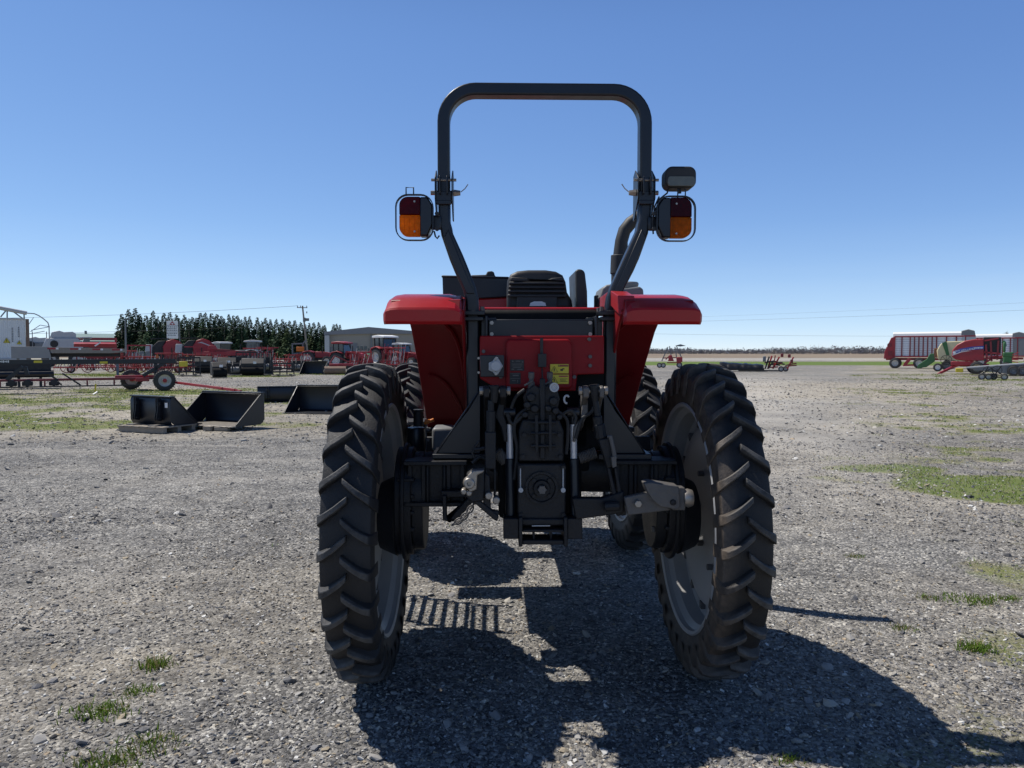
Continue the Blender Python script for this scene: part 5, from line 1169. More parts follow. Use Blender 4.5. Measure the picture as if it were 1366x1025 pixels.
def rbaler(label, px, d, stripe, s=1.0, smv=True):
    t = bg('round_baler', label, 'baler', px, d)
    m = MB(); m.prism([(-.2*s, 1.0), (-.3*s, 2.2*s), (.05, 2.75*s), (.6*s, 2.95*s), (1.2*s, 2.75*s), (1.75*s, 2.2*s), (1.85*s, 1.7), (1.5*s, .9), (.6*s, .75)], 'y', -.75, .75); m.build('body', REDB, t, bevel=.07)
    m = MB(); m.prism([(-.2*s, 1.0), (-.3*s, 2.2*s), (0, 2.8*s), (-.7*s, 2.75*s), (-1.25*s, 2.2*s), (-1.2*s, 1.2), (-.7*s, .8)], 'y', -.72, .72); m.build('tailgate', BLKM, t, bevel=.06)
    m = MB(); m.bar((-1.4*s, 0, 2.98*s), (.3*s, 0, 3.0*s), .7, .08); m.build('top_guard', BLKM, t)
    m = MB(); m.prism([(-1.9*s, 1.6), (-1.8*s, 2.4*s), (-1.2*s, 2.4*s), (-1.3*s, 1.2)], 'y', -.6, .6); m.build('net_box', GRYW, t, bevel=.04)
    if stripe:
        m = MB(); m.prism([(.1*s, 2.50*s), (.5*s, 2.62*s), (1.5*s, 2.2*s), (1.48*s, 2.1*s), (.5*s, 2.5*s)], 'y', -.765, -.752); m.build('stripe', GRYW, t)
    for yy in (-.9, .9): wheel_part(t, .1, yy, .5, .5, .35)
    m = MB(); m.bar((.9*s, 0, .8), (2.9*s, 0, .6), .14); m.build('drawbar', BLKM, t)
    if smv: m = MB(); m.prism([(-1.0*s, 1.05), (-.62*s, 1.05), (-.81*s, 1.5)], 'y', -.80, -.79); m.build('hazard_triangle', ORNG, t)
    for x in (-1.1*s, -.5*s, .5*s): m = MB(); m.box((x, -.78, 1.3), (.07, .05, 1.5)); m.build('side_post', BLKM, t)
rbaler('red round baler with dark tailgate in front of the white dealer sign', 222, 74, False, .98)
rbaler('red round baler with pale curved stripe, right of the dealer sign', 262, 74, True, 1.0)
# long red seed drill
sdr = bg('seed_drill', 'long red seed drill with folded arms and one pale-rimmed wheel before the conifers', 'seed drill', 312, 72)
def sx_(px): return (px-312)*.072*math.cos(face(312))
m = MB(); m.prism([(sx_(262), Z(469.5, 72)), (sx_(345), Z(469, 72)), (sx_(342), Z(474, 72)), (sx_(290), Z(475, 72)), (sx_(264), Z(473, 72))], 'y', -.4, .4); m.build('main_frame', REDB, sdr, bevel=.03)
m = MB(); m.prism([(sx_(278), Z(466, 72)), (sx_(280), Z(461, 72)), (sx_(288), Z(461, 72)), (sx_(292), Z(467, 72))], 'y', -.5, .3); m.build('seed_box', REDB, sdr, bevel=.03)
m = MB(); m.prism([(sx_(285), Z(469, 72)), (sx_(292), Z(465.5, 72)), (sx_(318), Z(468, 72)), (sx_(320), Z(470, 72))], 'y', -.3, .3); m.build('cover', DRED, sdr, bevel=.02)
for a in ((345, 470, 358, 463.5), (352, 472, 366, 463.5), (342, 463.5, 373, 464), (363, 470, 366, 464), (335, 475, 352, 470), (248, 463, 270, 463.2)): m = MB(); m.bar((sx_(a[0]), -.2, Z(a[1], 72)), (sx_(a[2]), -.2, Z(a[3], 72)), .10); m.build('folding_arm', REDB, sdr)
wheel_part(sdr, sx_(296), -.6, .55, .52, .3); wheel_part(sdr, sx_(300), .7, .52, .52, .3); wheel_part(sdr, sx_(264), -.3, .5, .42, .3)
for k in range(8): m = MB(); m.bar((sx_(305+k*5), -.3, Z(474, 72)), (sx_(303+k*5), -.5, .25), .06); m.lathe([(-.015, .2), (.015, .2), (0, 0)], (sx_(303+k*5), -.5, .22), 'y', 12); m.build('disc_opener', BLKM, sdr)

# ---- tractors in the distance
def far_tractor(label, px, d, rz, body, roof, loader=False, cab=True, s=1.0, glass=GLASS):
    t = bg('tractor', label, 'tractor', px, d, rz)
    m = MB(); m.prism([(.2, .95), (.2, 1.65), (1.5, 1.60), (2.0, 1.45), (2.05, .95)], 'y', -.38, .38); m.build('bonnet', body, t, bevel=.06)
    m = MB(); m.box((.6, 0, .85), (2.6, .5, .4)); m.build('chassis', BLKM, t)
    for yy in (-.85, .85):
        wheel_part(t, -.6, yy, .8, .8, .42, RIMW if body != GRY else RIM, name='rear_wheel'); wheel_part(t, 1.5, yy*.95, .55, .55, .34, RIMW, name='front_wheel')
        m = MB(); m.prism([(-1.35, 1.25), (-1.1, 1.65), (-.5, 1.78), (.1, 1.6), (.1, 1.5), (-.5, 1.68), (-1.05, 1.55), (-1.3, 1.2)], 'y', yy-.25, yy+.25); m.build('fender', body if body != GRY else WHT, t, bevel=.02)
    if cab:
        m = MB(); m.prism([(-1.0, 1.2), (-1.1, 2.5), (.0, 2.5), (.25, 1.3)], 'y', -.7, .7); m.build('cab_glass', glass, t, bevel=.03)
        m = MB(); m.prism([(-1.3, 2.5), (-1.25, 2.68), (-.5, 2.75), (.3, 2.65), (.35, 2.5)], 'y', -.85, .85); m.build('cab_roof', roof, t, bevel=.04)
        for xx, yy in ((-1.06, -.71), (-1.06, .71), (.1, -.71), (.1, .71), (-.45, -.71)): m = MB(); m.bar((xx, yy, 1.2), (xx-.02, yy, 2.5), .07); m.build('cab_pillar', BLKM, t)
    else:
        m = MB(); m.tube([(-.9, -.5, 1.2), (-1.0, -.5, 2.5), (-1.0, .5, 2.5), (-.9, .5, 1.2)], .045, seg=6); m.build('roll_bar', BLKM, t); m = MB(); m.box((-.5, 0, 1.35), (.5, .5, .5)); m.build('seat', BLKM, t, bevel=.05)
    m = MB(); m.cyl((1.0, -.42, 1.5), (1.0, -.42, 2.3), .05, seg=8); m.build('exhaust', BLKM, t)
    if loader:
        for yy in (-.62, .62):
            m = MB(); m.bar((.35, yy, 1.1), (.4, yy, 1.75), .16); m.bar((.4, yy, 1.7), (1.9, yy, 1.5), .14); m.bar((1.9, yy, 1.5), (2.7, yy, .6), .14); m.bar((.5, yy, 1.2), (1.6, yy, 1.35), .08); m.bar((1.5, yy, 1.7), (2.6, yy, 1.0), .07); m.build('loader_arm', REDB, t, bevel=.02)
        m = MB(); m.prism([(2.6, .85), (2.7, .2), (3.4, .15), (2.75, .25)], 'y', -.9, .9); m.box((2.62, 0, .5), (.06, 1.8, .6)); m.build('loader_bucket', BLKM, t)
    t.scale = (s, s, s); return t
far_tractor('grey-glazed cab tractor behind the red baler with pale stripe', 293, 92, R(150), REDB, GRYW, s=1.05)
far_tractor('large white-fendered cab tractor behind the red seed drill', 332, 96, R(185), GRY, GRYW, s=1.15)
far_tractor('red-roofed cab tractor with raised red loader before the beige warehouse', 462, 76, R(-18), REDB, REDB, loader=True, s=.98)
far_tractor('white-roofed cab tractor with red loader, right of the red-roofed tractor', 519, 84, R(-40), REDB, WHT, loader=True, s=1.28)
far_tractor('small green tractor between the red-roofed and white-roofed tractors', 502, 90, R(-120), GRN, WHT, loader=False, cab=False, s=.9)
far_tractor('red loader tractor tucked against the left fender of the big tractor', 541, 80, R(-30), REDB, GRYW, loader=True, s=.95)
far_tractor('open red tractor without cab at the foot of the utility pole', 419, 88, R(8), REDB, REDB, cab=False, s=1.02)
lf = bg('backhoe', 'dark grey backhoe frame with lifted boom left of the utility pole', 'backhoe', 398, 90)
for a in ((390, 459, 404, 458.5), (390.5, 459, 391, 478), (404, 458.5, 409, 453.5), (404, 459, 404, 470), (392, 472, 410, 470), (391, 478, 412, 478)): m = MB(); m.bar(((a[0]-398)*.09, 0, Z(a[1], 90)), ((a[2]-398)*.09, 0, Z(a[3], 90)), .16); m.build('boom', GRY, lf)
m = MB(); m.box((.25, 0, Z(466, 90)), (.9, .8, .55)); m.build('cowl', ORNG, lf, bevel=.05)
m = MB(); m.box((.3, 0, .9), (2.0, 1.0, .8)); m.build('chassis', BLKM, lf, bevel=.04)
for xx in (-.6, 1.0): wheel_part(lf, xx, -.6, .62, .62, .4, GRY)

# ---- black attachments standing in a row on the grass
def attachment(name, label, px, d, W, H, kind, seed):
    rnd = random.Random(seed); t = bg(name, label, 'attachment', px, d, face(px)+R(rnd.uniform(-10, 10)))
    m = MB(); m.box((0, 0, .06), (W*1.1, .9, .05)); m.build('pallet_deck', WOOD, t)
    if kind == 0:      # pallet forks with backrest
        for x in (-W/2, -W/6, W/6, W/2): m = MB(); m.box((x, 0, .1+H/2), (.07, .07, H)); m.build('upright', BLKM, t)
        for z in (.2, H*.55, H): m = MB(); m.box((0, 0, .1+z), (W, .09, .10)); m.build('cross_bar', BLKM, t)
        for x in (-W*.3, W*.3): m = MB(); m.box((x, -.5, .13), (.12, 1.0, .05)); m.build('fork', BLKM, t)
        m = MB(); m.box((-W*.28, -.1, H*.72), (W*.4, .2, H*.3)); m.build('motor_cover', YEL if seed == 1 else BLKM, t, bevel=.03)
    elif kind == 1:    # sweeper housing
        m = MB(); m.prism([(-.5, .15), (-.55, H*.7), (-.2, H), (.3, H), (.35, .15)], 'x', -W/2, W/2); m.build('housing', BLKM, t, bevel=.03)
        m = MB(); m.cyl((-W*.48, -.5, .35), (W*.48, -.5, .35), .28, seg=16); m.build('drum', DEEP, t)
        m = MB(); m.box((W*.1, -.58, H*.75), (.2, .02, .15)); m.build('paper_label', WHT, t)
    else:              # round bale grapple / tiller
        for x in (-W*.4, -.1, W*.3):
            m = MB(); m.tube([(x, .2, .15), (x, -.1, H*.6), (x, -.5, H), (x, -.9, H*.7), (x, -1.0, .3)], .05, seg=6); m.build('grapple_tine', BLKM, t)
        m = MB(); m.box((0, .2, H*.45), (W, .12, H*.8)); m.build('back_plate', BLKM, t, bevel=.03)
        m = MB(); m.cyl((-W*.2, -.3, H*.4), (W*.2, -.3, H*.4), .2, seg=12); m.build('motor', GRY, t)
attachment('pallet_fork', 'black pallet fork frame with yellow motor cover, behind the header trailer wheel', 253, 50, 1.3, 1.15, 0, 1)
attachment('sweeper', 'dark upright sweeper attachment alone in front of the seed drill wheel', 291, 47, .85, 1.0, 1, 2)
attachment('grapple', 'black grapple with curved tines right of the upright sweeper', 314, 52, 1.3, 1.0, 2, 3)
attachment('sweeper', 'wide low black rotary sweeper below the seed drill arms', 338, 51, 1.45, 1.2, 1, 4)
attachment('grapple', 'tall black grapple frame between sweeper and red disc rake', 355, 53, .9, 1.5, 2, 5)
attachment('pallet_fork', 'black slatted fork frame in front of the small red disc rake', 378, 50, 1.35, .75, 0, 6)
attachment('tiller', 'dark tiller attachment behind the yellow-covered fork frame', 272, 56, 1.2, 1.3, 1, 7)
attachment('tiller', 'dark tiller half hidden between upright sweeper and curved grapple', 303, 57, 1.3, 1.2, 1, 9)
attachment('pallet_fork', 'dark fork frame behind the wide rotary sweeper', 329, 58, 1.5, 1.5, 0, 10)
attachment('grapple', 'dark grapple at the left side of the distant open bucket', 397, 60, 1.0, 1.1, 2, 12)
mw = bg('disc_mower', 'low red disc mower beside the distant open bucket', 'mower', 455, 62)
m = MB(); m.box((0, 0, .55), (1.9, .8, .22)); m.build('deck', REDB, mw, bevel=.03)
m = MB(); m.bar((-.9, .2, .7), (-.5, .3, 1.3), .1); m.bar((-.5, .3, 1.3), (.6, .2, .8), .1); m.build('hitch_arm', DRED, mw)
for x in (-.7, 0, .7): m = MB(); m.cyl((x, -.2, .2), (x, -.2, .45), .3, seg=14); m.build('cutting_disc', BLKM, mw)
rr = bg('land_roller', 'rusty steel roller lying in front of the red disc mower', 'roller', 447, 54)
m = MB(); m.cyl((-.75, 0, .3), (.75, 0, .3), .28, seg=16); m.build('drum', RUST, rr)
for x in (-.85, .85): MB().box((x, 0, .35), (.08, .3, .6)).build('end_plate', BLKM, rr)

# ---- dealer sign, poles
sn = bg('dealer_sign', 'white roadside dealer sign with red emblem and dark lettering before the conifers', 'sign', 231, 112)
def sgx(px): return (px-231)*.112
m = MB(); m.box((0, 0, (Z(428.5, 112)+Z(452, 112))/2), (sgx(238)-sgx(224), .25, Z(428.5, 112)-Z(452, 112))); m.build('panel', WHT, sn, bevel=.02)
m = MB()
for dx, dz in ((0, .16), (-.2, -.12), (.2, -.12)): x, z = dx, Z(431.5, 112)+dz; m.prism([(x-.2, z-.13), (x+.2, z-.13), (x, z+.17)], 'y', -.14, -.128)
m.build('emblem', REDB, sn)
m = MB()
for py, wd in ((436.5, 1.3), (438.8, 1.1), (441, 1.25), (445, 1.2), (447.5, .9)): 
    for k in range(6): m.box((-.6*wd+wd*k*.21, -.135, Z(py, 112)), (wd*.15, .012, .10 if k % 2 else .14))
m.build('lettering', GRY, sn)
m = MB()
for py in (434.5, 443.2): m.box((0, -.132, Z(py, 112)), (1.56, .01, .05))
m.build('divider', GRY, sn)
for x in (-.72, .98): m = MB(); m.box((x, .05, Z(440, 112)/2+1.0), (.14, .18, Z(428, 112)+1.2-2.0 if x > .8 else Z(446, 112))); m.build('post', GRY, sn)
lp = bg('light_pole', 'slim grey light pole in front of the leftmost conifers', 'pole', 168.5, 104)
m = MB(); m.cyl((0, 0, 0), (0, 0, Z(426, 104)), .13, .09, seg=10); m.build('shaft', GRY, lp); m = MB(); m.bar((0, 0, Z(426.5, 104)), (.7, 0, Z(426, 104)), .08); m.build('lamp_arm', GRY, lp)
def upole(label, px, d, top, tilt=0):
    t = bg('utility_pole', label, 'utility pole', px, d); h = Z(top, d)
    m = MB(); m.cyl((.45*tilt, 0, 0), (-.35*tilt, 0, h), .17, .12, seg=10); m.build('pole', POLEM, t)
    m = MB(); m.box((-.35*tilt-.05, -.14, h-.3), (1.6, .1, .12)); ca = m.build('cross_arm', POLEM, t)
    for x in (-.75, -.3, .65): m = MB(); m.cyl((x-.35*tilt, -.14, h-.25), (x-.35*tilt, -.14, h+.02), .06, seg=8); m.build('insulator', GRY, ca)
    m = MB(); m.cyl((-.1, -.32, h-2.55), (-.1, -.32, h-1.9), .22, seg=12); m.box((.3, -.25, h-2.2), (.7, .12, .45)); m.build('transformer', GRY, t)
    for dx in (-.25, .30): m = MB(); m.cyl((dx, -.2, h-1.2), (dx, -.2, h-.9), .08, seg=8); m.build('fuse', GRY, t)
    return t, Vector((gx(px, d)-.35*tilt, d-.14, h))
p1_, a1 = upole('weathered utility pole with cross arm and transformer left of the warehouse', 407.5, 120, 408.5, 1)
pole_wire('overhead_cable', 'upper overhead cable crossing in front of the conifers on the left', ((gx(-260, 124), 124, Z(425, 124)), a1+Vector((-.7, 0, 0))), .022, .8)
pole_wire('overhead_cable', 'lower overhead cable crossing the trunks of the conifers on the left', ((gx(-260, 122), 122, Z(446, 122)), a1+Vector((-.1, 0, -3.0))), .022, .6)
p2_, a2 = upole('utility pole hidden behind the big tractor', 742, 190, 442, 0)
p3_, a3 = upole('far weathered utility pole standing beyond the forage wagons on the right', 1640, 190, 444, 0)
p4_, a4 = upole('nearer weathered utility pole standing past the right edge of the yard', 1700, 95, 400, 0)
pole_wire('overhead_cable', 'level overhead cable low in the sky above the far tree line on the right', (a2+Vector((.6, 0, -.2)), a3+Vector((-.7, 0, -.2))), .018, .9)
pole_wire('overhead_cable', 'slanting overhead cable rising to the right, lower of two', (a2+Vector((.6, 0, 1.8)), a4+Vector((-.7, 0, 0))), .013, .5)
pole_wire('overhead_cable', 'slanting overhead cable rising to the right, upper of two', (a2+Vector((.6, 0, 2.6)), a4+Vector((-.7, 0, 1.2))), .008, .5)

# ---- warehouse
wd_ = 150.0
wh = bg('warehouse', 'low beige warehouse with shallow grey gable roof right of the conifers', 'building', 495, wd_)
def wx(px): return (px-495)*wd_/FPX
m = MB(); m.prism([(wx(437), 0), (wx(437), Z(447, wd_)), (wx(495), Z(443, wd_)), (wx(500), Z(442.5, wd_)), (wx(575), Z(447, wd_)), (wx(575), 0)], 'y', 0, 25); m.build('wall', CONC, wh)
m = MB(); m.prism([(wx(434.5), Z(443.5, wd_)), (wx(492), Z(436.6, wd_)), (wx(580), Z(444, wd_)), (wx(580), Z(445.4, wd_)), (wx(495), Z(445.6, wd_)), (wx(434.5), Z(447.3, wd_))], 'y', -.6, 25.5); m.build('roof', ROOFB, wh)
m = MB(); m.box(((wx(435.5)+wx(441.5))/2, -.5, Z(448, wd_)/2), (wx(441.5)-wx(435.5), .9, Z(448, wd_))); m.build('corner_panel', GRYW, wh)
m = MB(); m.box((wx(495.7), -.15, Z(447, wd_)/2), (.3, .3, Z(447, wd_))); m.build('downpipe', GRY, wh)
for px, a, b in ((447, 2.4, 2.6), (466, 3.4, 3.4), (520, 3.6, 3.6)): m = MB(); m.box((wx(px), -.04, b/2), (a, .1, b)); m.build('door', GRY, wh)
for k in range(3): m = MB(); m.box((wx(478+k*5), -.04, 2.4), (.5, .08, .8)); m.build('window', GLASS, wh)
car = bg('car', 'pale blue parked car by the warehouse corner', 'car', 433, 138)
m = MB(); m.prism([(-2.1, .35), (-2.1, .8), (-1.5, .95), (1.3, .95), (2.1, .8), (2.1, .35)], 'y', -.85, .85); m.build('body', mat('car_paint', (.35, .42, .48), .3, coat=.4), car, bevel=.08)
m = MB(); m.prism([(-1.4, .95), (-.9, 1.4), (.5, 1.42), (1.1, .95)], 'y', -.72, .72); m.build('window', GLASS, car, bevel=.05)
for x in (-1.3, 1.3):
    for y in (-.85, .85): wheel_part(car, x, y, .33, .33, .2, RIM, seg=16)

# ---- conifers
LEAF = attr_mat('spruce_needles', .8)
def spruce(seed, tint=(1, 1, 1)):
    rg = np.random.default_rng(seed); V_ = []; F_ = []; C_ = []; off = 0
    H = 1.0
    for lv in range(56):
        f = lv/56; z = .02+.97*f; rad = (.23*(1-f)**.95+.004)*rg.uniform(.86, 1.12)
        nb = max(5, int(24*(1-f)+5))
        for b in range(nb):
            a = rg.random()*2*PI; L = rad*rg.uniform(.75, 1.08); dr = L*rg.uniform(.15, .5)
            for q in range(5):
                t0 = rg.uniform(.25, 1.0); x, y, zz = math.cos(a)*L*t0, math.sin(a)*L*t0, z-dr*t0*t0+rg.normal(0, .006)
                s = rg.uniform(.020, .040)*(.35+.75*(1-f)); d1 = rg.normal(0, 1, 3); d1 /= np.linalg.norm(d1); d2 = np.array([math.cos(a), math.sin(a), -.5])*1.3; p = np.array([x, y, zz])
                V_ += [p-d1*s*.6, p+d1*s*.6, p+d2*s*1.1]; F_.append([off, off+1, off+2]); off += 3
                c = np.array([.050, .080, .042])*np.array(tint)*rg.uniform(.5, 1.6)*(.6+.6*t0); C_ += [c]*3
    return np.array(V_), np.array(F_), np.array(C_)
def tree(label, x, y, h, proto):
    t = thing('spruce', label, 'tree', (x, y, 0), random.uniform(0, 6), 'dark spruces in a row behind the machinery')
    m = MB(); m.cyl((0, 0, 0), (0, 0, .95), .016, .002, seg=7); m.build('trunk', POLEM, t)
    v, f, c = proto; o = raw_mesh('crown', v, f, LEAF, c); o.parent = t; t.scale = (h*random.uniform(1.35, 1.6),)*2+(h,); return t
TL = [(164, 418), (173, 411.5), (182, 410), (205.5, 413.5), (212, 421), (220, 416.5), (228, 415.5), (236.5, 418.5), (247, 419), (258, 422), (268.5, 416.5), (275, 416), (283.5, 417), (290.5, 418), (296.5, 420.5), (306.5, 418.5), (312.5, 420), (317.5, 420), (328, 421.5), (334, 421), (344, 422.5), (355, 423), (361.5, 425), (369.5, 424.5), (377.5, 425), (387, 427), (394, 426.5), (402, 429), (413, 430), (419, 429.5), (426, 429), (434, 433), (445.5, 432), (449.5, 431), (454, 432.5), (240, 424), (253, 424), (263, 423), (300, 424), (323, 425), (350, 427), (382, 429), (408, 432), (431, 434), (196, 420), (188, 418)]
protos = []
for k, (px, py) in enumerate(TL):
    d = 162-(px-160)*.03+random.uniform(-3, 5); h = Z(py, d)
    lab = 'tall dark spruce in the row behind the machinery'
    if k < 4: protos.append(tree(lab, gx(px, d), d, h, spruce(20+k, ((1, 1, 1), (1.25, 1.12, .9), (.8, .88, .9), (1.1, 1.2, 1.1))[k])))
    else:
        t = dup(protos[k % 4], (gx(px, d), d, 0), random.uniform(0, 6)); s = h*random.uniform(1.2, 1.75); t.scale = (s, s, h)

# ---- right side: forage wagons
def wagon(label, px, d, x0, x1):
    t = bg('forage_wagon', label, 'wagon', px, d); L = (x1-x0)*d/FPX*math.cos(face(px)); a = (x0-px)*d/FPX*math.cos(face(px)); W = 2.5
    zt_, zr, zb = Z(449, 73), Z(443.5, 73), Z(476, 73)
    xb = a+L*.12; xe = a+L
    m = MB(); m.box(((xb+xe)/2, W/2, (zt_+zb)/2), (xe-xb, W-.1, zt_-zb)); m.build('side_wall', mat('bright_white_panel', (.88, .89, .90), .45, var=.04), t)
    m = MB()
    for k in range(9): m.box(((xb+xe)/2, .03, zb+.15+(zt_-zb-.2)*k/8), (xe-xb-.05, .02, .03))
    m.build('wall_ribs', GRYW, t)
    m = MB(); m.prism([(-.06, zt_), (-.02, zr-.1), (.3, zr+.05), (W-.3, zr+.05), (W+.02, zr-.1), (W+.06, zt_)], 'x', xb-.15, xe-.9); m.build('roof', WHT, t, bevel=.03)
    m = MB(); m.prism([(xe-1.25, zt_), (xe-1.15, zr+.12), (xe-.6, zr+.25), (xe-.1, zr+.1), (xe, zt_)], 'y', -.05, W+.05); m.build('hood', GRY, t, bevel=.06)
    m = MB(); m.box((xe-.55, -.02, (zt_+zb)/2), (1.1, .1, zt_-zb)); m.build('rear_panel', GRYW if x1 < 1310 else GRY, t)
    for k, f in enumerate((0, .095, .20, .255, .31, .365, .42, .475, .53, .65, .77, .88)):
        m = MB(); m.box((xb+(xe-xb)*f, -.03, (zt_+zb)/2), (.10 if f else .14, .10, zt_-zb)); m.build('stake', DRED if f else REDB, t)
    for z in (zb, zt_): m = MB(); m.box(((xb+xe)/2, -.03, z), (xe-xb, .11, .12)); m.build('rail', REDB, t)
    m = MB(); m.prism([(a, .95), (a+.05, 1.6), (a+L*.08, zt_-.1), (xb, zt_), (xb, .95)], 'y', 0, W); m.build('front_unloader', REDB, t, bevel=.03)
    m = MB(); m.box((a+.55, -.05, 1.5), (.4, .1, .5)); m.cyl((a+.5, -.06, 2.3), (a+.5, -.12, 2.3), .22, seg=14); m.build('drive_cover', DRED, t)
    m = MB(); m.box(((a+xe)/2, W/2, .92), (L*.96, 1.2, .22)); m.build('chassis', REDB, t, bevel=.02)
    for f in (.13, .40, .74): 
        for yy in (.05, W-.05): wheel_part(t, a+L*f, yy, .52, .52, .38)
    m = MB(); m.bar((a+L*.24, -.1, .35), (a+L*.3, -.1, 1.0), .3, .3); m.bar((a+L*.22, -.1, .3), (a+L*.34, -.1, .35), .16); m.build('gearbox', REDB, t, bevel=.02)
wagon('long red and white forage wagon with white roof, nearer and left of the pair', 1240, 73, 1177, 1299)
wagon('second red and white forage wagon, mostly hidden behind the big red baler', 1320, 82, 1270, 1366)
# cream and green round baler
cg = bg('round_baler', 'cream and green round baler between the forage wagon and the red baler', 'baler', 1262, 63)
def cgx(px): return (px-1262)*.063*math.cos(face(1262))
m = MB(); m.prism([(cgx(1251), Z(480, 63)), (cgx(1249), Z(468, 63)), (cgx(1254), Z(459, 63)), (cgx(1262), Z(456, 63)), (cgx(1292), Z(455, 63)), (cgx(1292), Z(482, 63))], 'y', -.6, .9); m.build('body', CREAM, cg, bevel=.06)
m = MB(); m.prism([(cgx(1255.5), Z(457.5, 63)), (cgx(1262), Z(456, 63)), (cgx(1266), Z(474, 63)), (cgx(1262), Z(474, 63))], 'y', -.63, -.61); m.build('stripe', GRN, cg)
m = MB(); m.prism([(cgx(1223), Z(492, 63)), (cgx(1224), Z(487, 63)), (cgx(1236), Z(479, 63)), (cgx(1240), Z(472, 63)), (cgx(1246), Z(472, 63)), (cgx(1247), Z(482, 63)), (cgx(1236), Z(490, 63))], 'y', -.5, .6); m.build('pickup', GRN, cg, bevel=.04)
m = MB(); m.box((cgx(1248), .1, Z(471, 63)), (.3, 1.2, .8)); m.build('tailgate_arm', mat('rust_brown', (.22, .1, .05), .7), cg, bevel=.03)
wheel_part(cg, cgx(1251), -.75, .34, .34, .25, WHT); wheel_part(cg, cgx(1263), -.7, .5, .42, .3, GRY)
m = MB()
for k in range(8): a = k*PI/4; m.bar((cgx(1262), -.9, .95), (cgx(1262)+.4*math.cos(a), -.9, .95+.4*math.sin(a)), .03)
m.lathe([(-.02, .42), (.02, .42), (.02, .38), (-.02, .38)], (cgx(1262), -.9, .95), 'y', 24, closed=True); m.build('rake_wheel', BLKM, cg)
# big red baler with blue stripe
bb = bg('round_baler', 'big red baler with blue lettered side stripe and red drawbar', 'baler', 1295, 56)
def bbx(px): return (px-1295)*.056*math.cos(face(1295))
m = MB(); m.prism([(bbx(1269), Z(476, 56)), (bbx(1270), Z(467, 56)), (bbx(1276), Z(460, 56)), (bbx(1286), Z(455, 56)), (bbx(1298), Z(453, 56)), (bbx(1311), Z(453, 56)), (bbx(1312), Z(481, 56)), (bbx(1290), Z(482, 56)), (bbx(1275), Z(480, 56))], 'y', -.8, .8); m.build('side_cover', REDB, bb, bevel=.06)
m = MB(); m.prism([(bbx(1270.5), Z(469.5, 56)), (bbx(1280), Z(465.5, 56)), (bbx(1295), Z(463, 56)), (bbx(1311.3), Z(461.8, 56)), (bbx(1311.3), Z(466, 56)), (bbx(1295), Z(467, 56)), (bbx(1282), Z(469, 56)), (bbx(1270.5), Z(473, 56))], 'y', -.815, -.803); stp = m.build('blue_stripe', BLUE, bb)
m = MB(); m.prism([(bbx(1270), Z(474.6, 56)), (bbx(1282), Z(470.2, 56)), (bbx(1296), Z(468, 56)), (bbx(1282), Z(469.2, 56)), (bbx(1270), Z(473.4, 56))], 'y', -.815, -.803); m.build('white_stripe', WHT, bb)
text_part('NEW HOLLAND', .19, 'lettering', WHT, bb, (bbx(1285.5), -.822, Z(467.4, 56)), (PI/2, R(-9.5), 0))
m = MB()
for k in range(7): m.box((bbx(1299.5+k*1.7), -.82, Z(464.6-k*.05, 56)), (.05, .006, .07+.03*(k % 2)))
m.build('model_marks', WHT, bb)
m = MB(); m.lathe([(-.82, .10), (-.822, 0)], (bbx(1272.5), 0, Z(470.8, 56)), 'y', 12); m.build('round_logo', WHT, bb)
m = MB(); m.box((bbx(1322), 0, Z(462, 56)), (1.1, 1.3, 1.3)); m.build('feeder_housing', BLKM, bb, bevel=.04)
for a in ((1312, 455, 1330, 452), (1314, 460, 1316, 482), (1320, 456, 1322, 482), (1330, 455, 1329, 480), (1310, 478, 1335, 476), (1313, 484, 1330, 474), (1312, 470, 1333, 472)): m = MB(); m.bar((bbx(a[0]), -.7, Z(a[1], 56)), (bbx(a[2]), -.7, Z(a[3], 56)), .12); m.build('side_frame', REDB if a[0] < 1320 else DRED, bb)
m = MB(); m.bar((bbx(1251), -1.2, Z(502, 52)), (bbx(1276), -.5, Z(487, 56)), .12, .16); m.bar((bbx(1262), -1.0, Z(495, 54)), (bbx(1288), -.5, Z(484, 56)), .10, .12); m.build('drawbar', REDB, bb)
m = MB(); m.box((bbx(1285), -.3, Z(485, 56)), (1.6, 1.0, .30)); m.box((bbx(1300), -.4, Z(487, 56)), (1.8, .5, .2)); m.build('pickup_head', REDB, bb, bevel=.03)
m = MB(); m.box((bbx(1280), -.85, Z(494, 56)), (.5, .1, .3)); m.build('belt_guard', YEL, bb, bevel=.03)
wheel_part(bb, bbx(1303), -.9, .46, .46, .34, mat('tan_rim', (.42, .36, .24), .6)); wheel_part(bb, bbx(1299), .9, .46, .46, .34)
# low grey gravel trailer
gt = bg('dump_trailer', 'low grey flat trailer bed behind the wheel rake at right edge', 'trailer', 1335, 51)
def gtx(px): return (px-1335)*.051*math.cos(face(1335))
m = MB(); m.prism([(gtx(1290), Z(491, 51)), (gtx(1370), Z(484.5, 51)), (gtx(1370), Z(494, 51)), (gtx(1345), Z(499, 51)), (gtx(1300), Z(494, 51))], 'y', 0, 1.8); m.build('bed', GRY, gt, bevel=.03)
m = MB(); m.prism([(gtx(1288), Z(490.5, 51)), (gtx(1371), Z(483.8, 51)), (gtx(1371), Z(485.2, 51)), (gtx(1288), Z(492, 51))], 'y', -.05, 1.85); m.build('rim_rail', GRYW, gt)
for px in (1352, 1364): wheel_part(gt, gtx(px), 0, .36, .36, .25, GRY)
